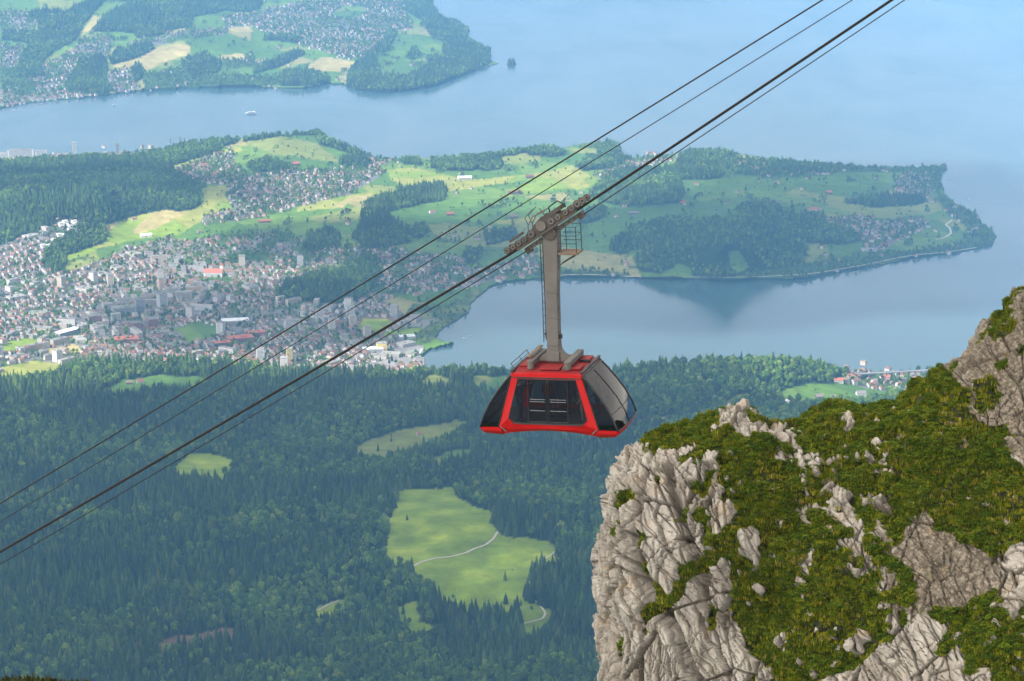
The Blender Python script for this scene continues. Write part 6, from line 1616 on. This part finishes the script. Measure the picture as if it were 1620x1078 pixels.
# --- carriage on the track ropes: inclined frame with rollers
INC = math.radians(32.4)
CM = Matrix.Translation((0.02, 0, 7.52)) @ Matrix.Rotation(-INC, 4, 'Y')
cg = empty('carriage'); cg.parent = car; cg.matrix_local = CM
cg['label'] = 'inclined roller carriage with rows of grey wheels'
for s in (-1, 1):
    y = s * 0.30
    pl = [(-0.95, 0.05), (0.95, 0.05), (0.95, 0.16), (0.55, 0.42), (0.10, 0.56), (-0.35, 0.44), (-0.95, 0.16)]
    MB().prism([(x, y - 0.02, z) for x, z in pl], (0, 0, 0), (0, 0.04, 0)).build('side_plate', M_STEELD, cg)
    MB().box((0, y * 1.18, 0.0), (2.9, 0.05, 0.10)).build('rail_beam', M_STEELD, cg)
    MB().cyl((-0.10, y * 1.12, 0.27), (0, 1, 0), 0.20, 0.12, 24).build('main_pivot', M_STEEL, cg, False, 0.01)
    for x0, x1 in ((-1.82, -0.70), (0.45, 1.30)):
        MB().box(((x0 + x1) / 2, y, 0.10), (x1 - x0, 0.05, 0.13)).build('bogie_beam', M_WOODY, cg)
    for x, r in ((-1.80, 0.135), (-1.52, 0.12), (-1.24, 0.12), (-0.98, 0.12), (-0.62, 0.16), (0.34, 0.15), (0.66, 0.13), (1.02, 0.12), (1.32, 0.13), (1.60, 0.15), (1.84, 0.14)):
        w = MB().cyl((x, y, 0.10 + r * 0.75), (0, 1, 0), r, 0.13, 20).build('wheel', M_WHEEL, cg, False, 0.008)
        MB().tube([(x + r * 0.86 * math.cos(a_), y - s * 0.0 - 0.068, 0.10 + r * 0.75 + r * 0.86 * math.sin(a_)) for a_ in np.linspace(0, 2 * math.pi, 17)], 0.012, 5).build('tyre_rim', M_TRIM, w)
        MB().cyl((x, y, 0.10 + r * 0.75), (0, 1, 0), r * 0.38, 0.17, 12).build('hub', M_TRIM, w)
    MB().box((-1.30, y * 0.9, 0.42), (0.46, 0.12, 0.10)).build('cover_box', M_STEELD, cg)
    MB().box((0.62, y * 0.9, 0.44), (0.58, 0.14, 0.16)).build('motor_box', M_STEELD, cg, False, 0.015)
MB().box((0.12, 0, -0.19), (2.50, 0.34, 0.17)).build('haul_clamp_beam', M_STEEL, cg, False, 0.012)
for k in range(9): MB().cyl((-0.95 + 0.26 * k, -0.175, -0.19), (0, 1, 0), 0.03, 0.03, 8).build('bolt', M_BLACK, cg)
for x in (-1.15, 1.38): MB().box((x, 0, -0.24), (0.18, 0.42, 0.26)).build('clamp_jaw', M_STEELD, cg)
MB().tube([(-0.72, -0.30, 0.2), (-0.58, -0.30, 0.52), (-0.20, -0.30, 0.74), (0.35, -0.30, 0.66)], 0.022, 8).build('guard_tube', M_STEEL, cg, True)
MB().tube([(-0.72, 0.30, 0.2), (-0.58, 0.30, 0.52), (-0.20, 0.30, 0.74), (0.35, 0.30, 0.66)], 0.022, 8).build('guard_tube', M_STEEL, cg, True)
MB().tube([(0.46, -0.2, 0.52), (0.52, -0.2, 0.70), (0.95, -0.2, 0.72), (1.08, -0.2, 0.52), (1.10, -0.2, 0.35)], 0.028, 8).build('hose', M_BLACK, cg, True)
MB().tube([(1.05, 0, 0.4), (1.12, 0, 0.62), (1.36, 0, 0.66)], 0.014, 6).build('antenna', M_TRIM, cg)
MB().tube([(0.1, 0.1, 0.55), (0.08, 0.1, 0.86)], 0.016, 6).build('antenna', M_TRIM, cg)
mp_ = MB()
for y in (-0.24, 0.24): mp_.tube([(-0.55, y, 0.55), (-0.50, y, 0.86), (-0.05, y, 0.98)], 0.016, 6)
mp_.build('top_rail', M_TRIM, cg)
MB().cyl((0.10, 0, -0.06), (0, 1, 0), 0.26, 0.62, 24).build('hanger_bearing', M_STEELD, car, False, 0.015, (0.0, 0, 7.46))

# --- ropes: in vertical planes parallel to the cabin's long axis
ax = Vector((math.cos(YAW), math.sin(YAW), 0)); nrm = Vector((-ax.y, ax.x, 0))
bpy.context.view_layer.update()
ANCH = (CAR_M @ CM).translation
def on_plane(px, py, off):
    d = Vector(ray(np.array(float(px)), np.array(float(py)))); o = Vector(CAMP)
    t = (ANCH + nrm * off - o).dot(nrm) / d.dot(nrm)
    return o + d * t
M_ROPE = mat_noise('steel_rope', (0.010, 0.009, 0.009), (0.022, 0.019, 0.018), 6.0, 0.6, spec=0.2)
def rope(name, pts, off, r, sag, label, shift=(0, 0, 0)):
    P = []
    for (a, b2, sg) in [(pts[i], pts[i + 1], sag[i]) for i in range(len(pts) - 1)]:
        n = 24
        for k in range(n + (1 if b2 == pts[-1] else 0)):
            t = k / n
            P.append(on_plane(a[0] + (b2[0] - a[0]) * t, a[1] + (b2[1] - a[1]) * t + sg * 4 * t * (1 - t), off) + Vector(shift))
    return tag(MB().tube(P, r, 8).build(name, M_ROPE, None, True), label, 'cable')
def ext(a, b2, x): return (x, a[1] + (b2[1] - a[1]) * (x - a[0]) / (b2[0] - a[0]))
LT, RT = ((0, 869), (806, 402)), ((932, 319), (1405, 0))
Lf = ext(*LT, -380); Rf = ext(*RT, 1900)
rope('track_rope', [Lf, LT[1], RT[0], Rf], -0.30, 0.031, (4, 0, 3), 'thick near track rope under the front carriage wheels')
rope('track_rope', [Lf, LT[1], RT[0], Rf], 0.30, 0.031, (4, 0, 3), 'thick near track rope under the rear carriage wheels', (0, 0, -0.05))
LH, RH_ = ((0, 889), (836, 396)), ((909, 349), (1427, 0))
rope('haul_rope', [ext(*LH, -380), LH[1], RH_[0], ext(*RH_, 1900)], 0.0, 0.019, (5, 0, 3), 'thin haul rope running below the carriage')
A = ((0, 791), (1290, 0)); B = ((0, 820), (1338, 0))
rope('track_rope', [ext(*A, -380), ext(*A, 1800)], 7.6, 0.031, (10,), 'thick upper track rope of the opposite lane')
rope('track_rope', [ext(*A, -380), ext(*A, 1800)], 8.15, 0.031, (10,), 'second upper track rope directly behind the opposite lane rope')
rope('haul_rope', [ext(*B, -380), ext(*B, 1800)], 7.9, 0.019, (10,), 'thin haul rope of the opposite lane')

# --- passengers behind the glass
def person(x, y, face, shirt, trousers, h, label, arm_up=False, skin=(0.52, 0.33, 0.24), hair=(0.05, 0.035, 0.025)):
    s = h / 1.75
    e = empty('person'); 
    e.matrix_world = CAR_M @ Matrix.Translation((x, y, 0.056)) @ Matrix.Rotation(face, 4, 'Z') @ Matrix.Scale(s, 4)
    J = {'pelvis': (0, 0, 0.95, .135), 'waist': (0, 0, 1.08, .125), 'chest': (0, 0.0, 1.30, .155), 'neck': (0, 0, 1.47, .06), 'head0': (0, -0.015, 1.56, .075), 'head1': (0, -0.02, 1.66, .098), 'head2': (0, -0.01, 1.74, .07)}
    E = [('pelvis', 'waist'), ('waist', 'chest'), ('chest', 'neck'), ('neck', 'head0'), ('head0', 'head1'), ('head1', 'head2')]
    for sg, nm in ((-1, 'l'), (1, 'r')):
        J[nm + 'hip'] = (0.10 * sg, 0, 0.88, .10); J[nm + 'knee'] = (0.11 * sg, -0.02, 0.50, .062); J[nm + 'ank'] = (0.12 * sg, 0.02, 0.10, .042); J[nm + 'toe'] = (0.14 * sg, -0.16, 0.04, .036)
        up = arm_up and sg == 1
        J[nm + 'sh'] = (0.19 * sg, 0, 1.41, .062); J[nm + 'el'] = (0.30 * sg, -0.18, 1.36, .045) if up else (0.25 * sg, 0.02, 1.12, .045)
        J[nm + 'wr'] = (0.30 * sg, -0.38, 1.52, .030) if up else (0.24 * sg, -0.14, 0.92, .030)
        w = J[nm + 'wr']; dz = 0.09 if up else -0.06
        J[nm + 'pm'] = (w[0], w[1] - 0.05, w[2] + dz * 0.6, .030)
        E += [('pelvis', nm + 'hip'), (nm + 'hip', nm + 'knee'), (nm + 'knee', nm + 'ank'), (nm + 'ank', nm + 'toe'), ('chest', nm + 'sh'), (nm + 'sh', nm + 'el'), (nm + 'el', nm + 'wr'), (nm + 'wr', nm + 'pm')]
        for f in range(5):
            fn = nm + 'f%d' % f; L = (0.06, 0.075, 0.08, 0.075, 0.06)[f]
            J[fn] = (w[0] + (f - 2) * 0.019, w[1] - 0.05 - L * 0.8, w[2] + dz * 0.6 - (0.02 if f else -0.01), .0095)
            E.append((nm + 'pm', fn))
    names = list(J); me = bpy.data.meshes.new('body')
    me.from_pydata([J[k][:3] for k in names], [(names.index(a), names.index(b2)) for a, b2 in E], [])
    o = bpy.data.objects.new('body', me); COL.objects.link(o); o.parent = e
    md = o.modifiers.new('skin', 'SKIN'); o.modifiers.new('sub', 'SUBSURF').levels = 1; o.modifiers['sub'].render_levels = 1
    for k, nm in enumerate(names):
        sv = me.skin_vertices[0].data[k]; sv.radius = (J[nm][3], J[nm][3]); sv.use_root = nm == 'pelvis'
    md.use_smooth_shade = True
    m, nt, b = new_mat('clothes')
    tc = N(nt, 'ShaderNodeTexCoord'); sp = N(nt, 'ShaderNodeSeparateXYZ'); nt.links.new(tc.outputs['Object'], sp.inputs[0])
    mr = N(nt, 'ShaderNodeMapRange'); mr.inputs[1].default_value = 0; mr.inputs[2].default_value = 2.0; nt.links.new(sp.outputs[2], mr.inputs[0])
    rc = nt.nodes.new('ShaderNodeValToRGB'); rc.color_ramp.interpolation = 'CONSTANT'
    el = rc.color_ramp.elements; stops = [(0.0, (0.03, 0.03, 0.03)), (0.05, trousers), (0.49, shirt), (0.735, skin)]
    while len(el) < 4: el.new(0.5)
    for q, (p, c) in zip(el, stops): q.position = p; q.color = (*c, 1)
    nt.links.new(mr.outputs[0], rc.inputs[0]); nt.links.new(rc.outputs[0], b.inputs['Base Color']); b.inputs['Roughness'].default_value = 0.8
    me.materials.append(m)
    hm = MB(); V, Fc = [], []
    for i in range(6):
        th = i / 5 * math.pi * 0.55
        for k in range(12):
            a = 2 * math.pi * k / 12; rr = 0.108 * math.sin(th)
            V.append((rr * math.cos(a), 0.012 + rr * 1.05 * math.sin(a), 1.665 + 0.125 * math.cos(th)))
    for i in range(5):
        for k in range(12): Fc.append((i * 12 + k, i * 12 + (k + 1) % 12, (i + 1) * 12 + (k + 1) % 12, (i + 1) * 12 + k))
    hm.add(V, Fc).build('hair', mat_noise('hair', hair, tuple(c * 1.6 for c in hair), 8, 0.6), e, True)
    fm = MB(); M_SKIN = mat_noise('skin', tuple(c * 0.9 for c in skin), skin, 3, 0.6)
    fm.add([(-0.014, -0.112, 1.625), (0.014, -0.112, 1.625), (0, -0.135, 1.63), (0, -0.108, 1.675)], [(0, 1, 2), (1, 3, 2), (3, 0, 2)])
    fm.build('nose', M_SKIN, e)
    for sg in (-1, 1):
        MB().cyl((0.034 * sg, -0.108, 1.665), (0, 1, 0), 0.012, 0.012, 8).build('eye', M_BLACK, e); MB().cyl((0.098 * sg, -0.01, 1.645), (1, 0, 0), 0.026, 0.02, 8).build('ear', M_SKIN, e)
    MB().box((0, -0.105, 1.597), (0.045, 0.012, 0.010)).build('mouth', mat_noise('lips', (0.35, 0.14, 0.12), (0.40, 0.17, 0.14), 4, 0.6), e)
    return tag(e, label, 'person')
person(-1.30, -0.75, 1.4, (0.03, 0.04, 0.07), (0.03, 0.03, 0.05), 1.74, 'person in dark top holding the rail at the end window of the cabin', True)
person(-0.35, -0.15, 2.8, (0.22, 0.03, 0.04), (0.04, 0.05, 0.09), 1.70, 'person in dark red top standing behind the left door leaf')
person(0.50, 0.35, -2.6, (0.06, 0.06, 0.07), (0.05, 0.05, 0.05), 1.78, 'person in charcoal jacket standing behind the right door leaf')
person(1.12, -0.55, -1.2, (0.19, 0.22, 0.12), (0.16, 0.14, 0.10), 1.66, 'person in olive jacket beside the right window pane')
person(1.48, 0.45, -1.7, (0.05, 0.05, 0.06), (0.04, 0.05, 0.10), 1.60, 'person in dark clothes behind the quarter pane')
# ================================================================== grassy lip of the viewpoint, at the foot of the picture on the left
bm = bmesh.new()
d0 = ray(np.array(20.0), np.array(1083.0)); d0 = d0 / np.linalg.norm(d0); c0_ = CAMP + d0 * 9.0
NXk = 60
V, Fc = [], []
for i in range(NXk + 1):
    x = -0.62 + 1.0 * i / NXk
    for k in range(9):
        t = k / 8
        prof = 0.012 * math.sin(x * 9) - 0.16 * max(0.0, x - 0.0)
        V.append((c0_[0] + x, c0_[1] + (t - 0.4) * 0.9, c0_[2] - 0.034 + prof - 0.9 * (t - 0.4) ** 2 - 0.2 * (1 - t) ** 3))
for i in range(NXk):
    for k in range(8):
        a = i * 9 + k; Fc.append((a, a + 9, a + 10, a + 1))
led = link('grass_ledge', mesh_from('grass_ledge', V, Fc, True), mat_noise('ledge_turf', (0.02, 0.028, 0.006), (0.04, 0.05, 0.012), 8, 0.95))
tag(led, 'small grassy lip of ground at the viewpoint', 'ledge', None, 'structure')
LP = np.array([V[i * 9 + k] for i in range(NXk + 1) for k in (2, 3, 4, 5)])
LP = np.repeat(LP, 3, 0) + RNG.normal(0, 0.012, (len(LP) * 3, 3)) * np.array([1, 1, 0])
M_LEDGE = mat_random('ledge_blades', [(0.0, (0.018, 0.025, 0.005)), (0.6, (0.035, 0.045, 0.010)), (1.0, (0.06, 0.06, 0.02))], 0.8)
lt = [tuft_mesh(60 + k) for k in range(3)]
for q in lt: q.materials.clear(); q.materials.append(M_LEDGE)
scatter('ledge_grass', LP, RNG.uniform(0.18, 0.32, len(LP)), RNG.uniform(0, 6.28, len(LP)), RNG.integers(0, 3, len(LP)), lt, 'stuff', 'dark grass blades on the lip of the viewpoint', 'grass')
# ================================================================== HAZE
hz = MB().box((0, 18250, 846), (52000, 44500, 1716)).build('haze', [])
hm = bpy.data.materials.new('haze'); hm.use_nodes = True
nt = hm.node_tree
for n_ in list(nt.nodes):
    if n_.type != 'OUTPUT_MATERIAL': nt.nodes.remove(n_)
pv = nt.nodes.new('ShaderNodeVolumePrincipled')
pv.inputs['Color'].default_value = (0.21, 0.54, 1.0, 1)
pv.inputs['Density'].default_value = HAZE_DENSITY
pv.inputs['Anisotropy'].default_value = 0.0
nt.links.new(pv.outputs[0], [n_ for n_ in nt.nodes if n_.type == 'OUTPUT_MATERIAL'][0].inputs['Volume'])
hz.data.materials.clear(); hz.data.materials.append(hm)
tag(hz, 'pale blue summer haze filling the air over lake and valley', 'haze', None, 'stuff')
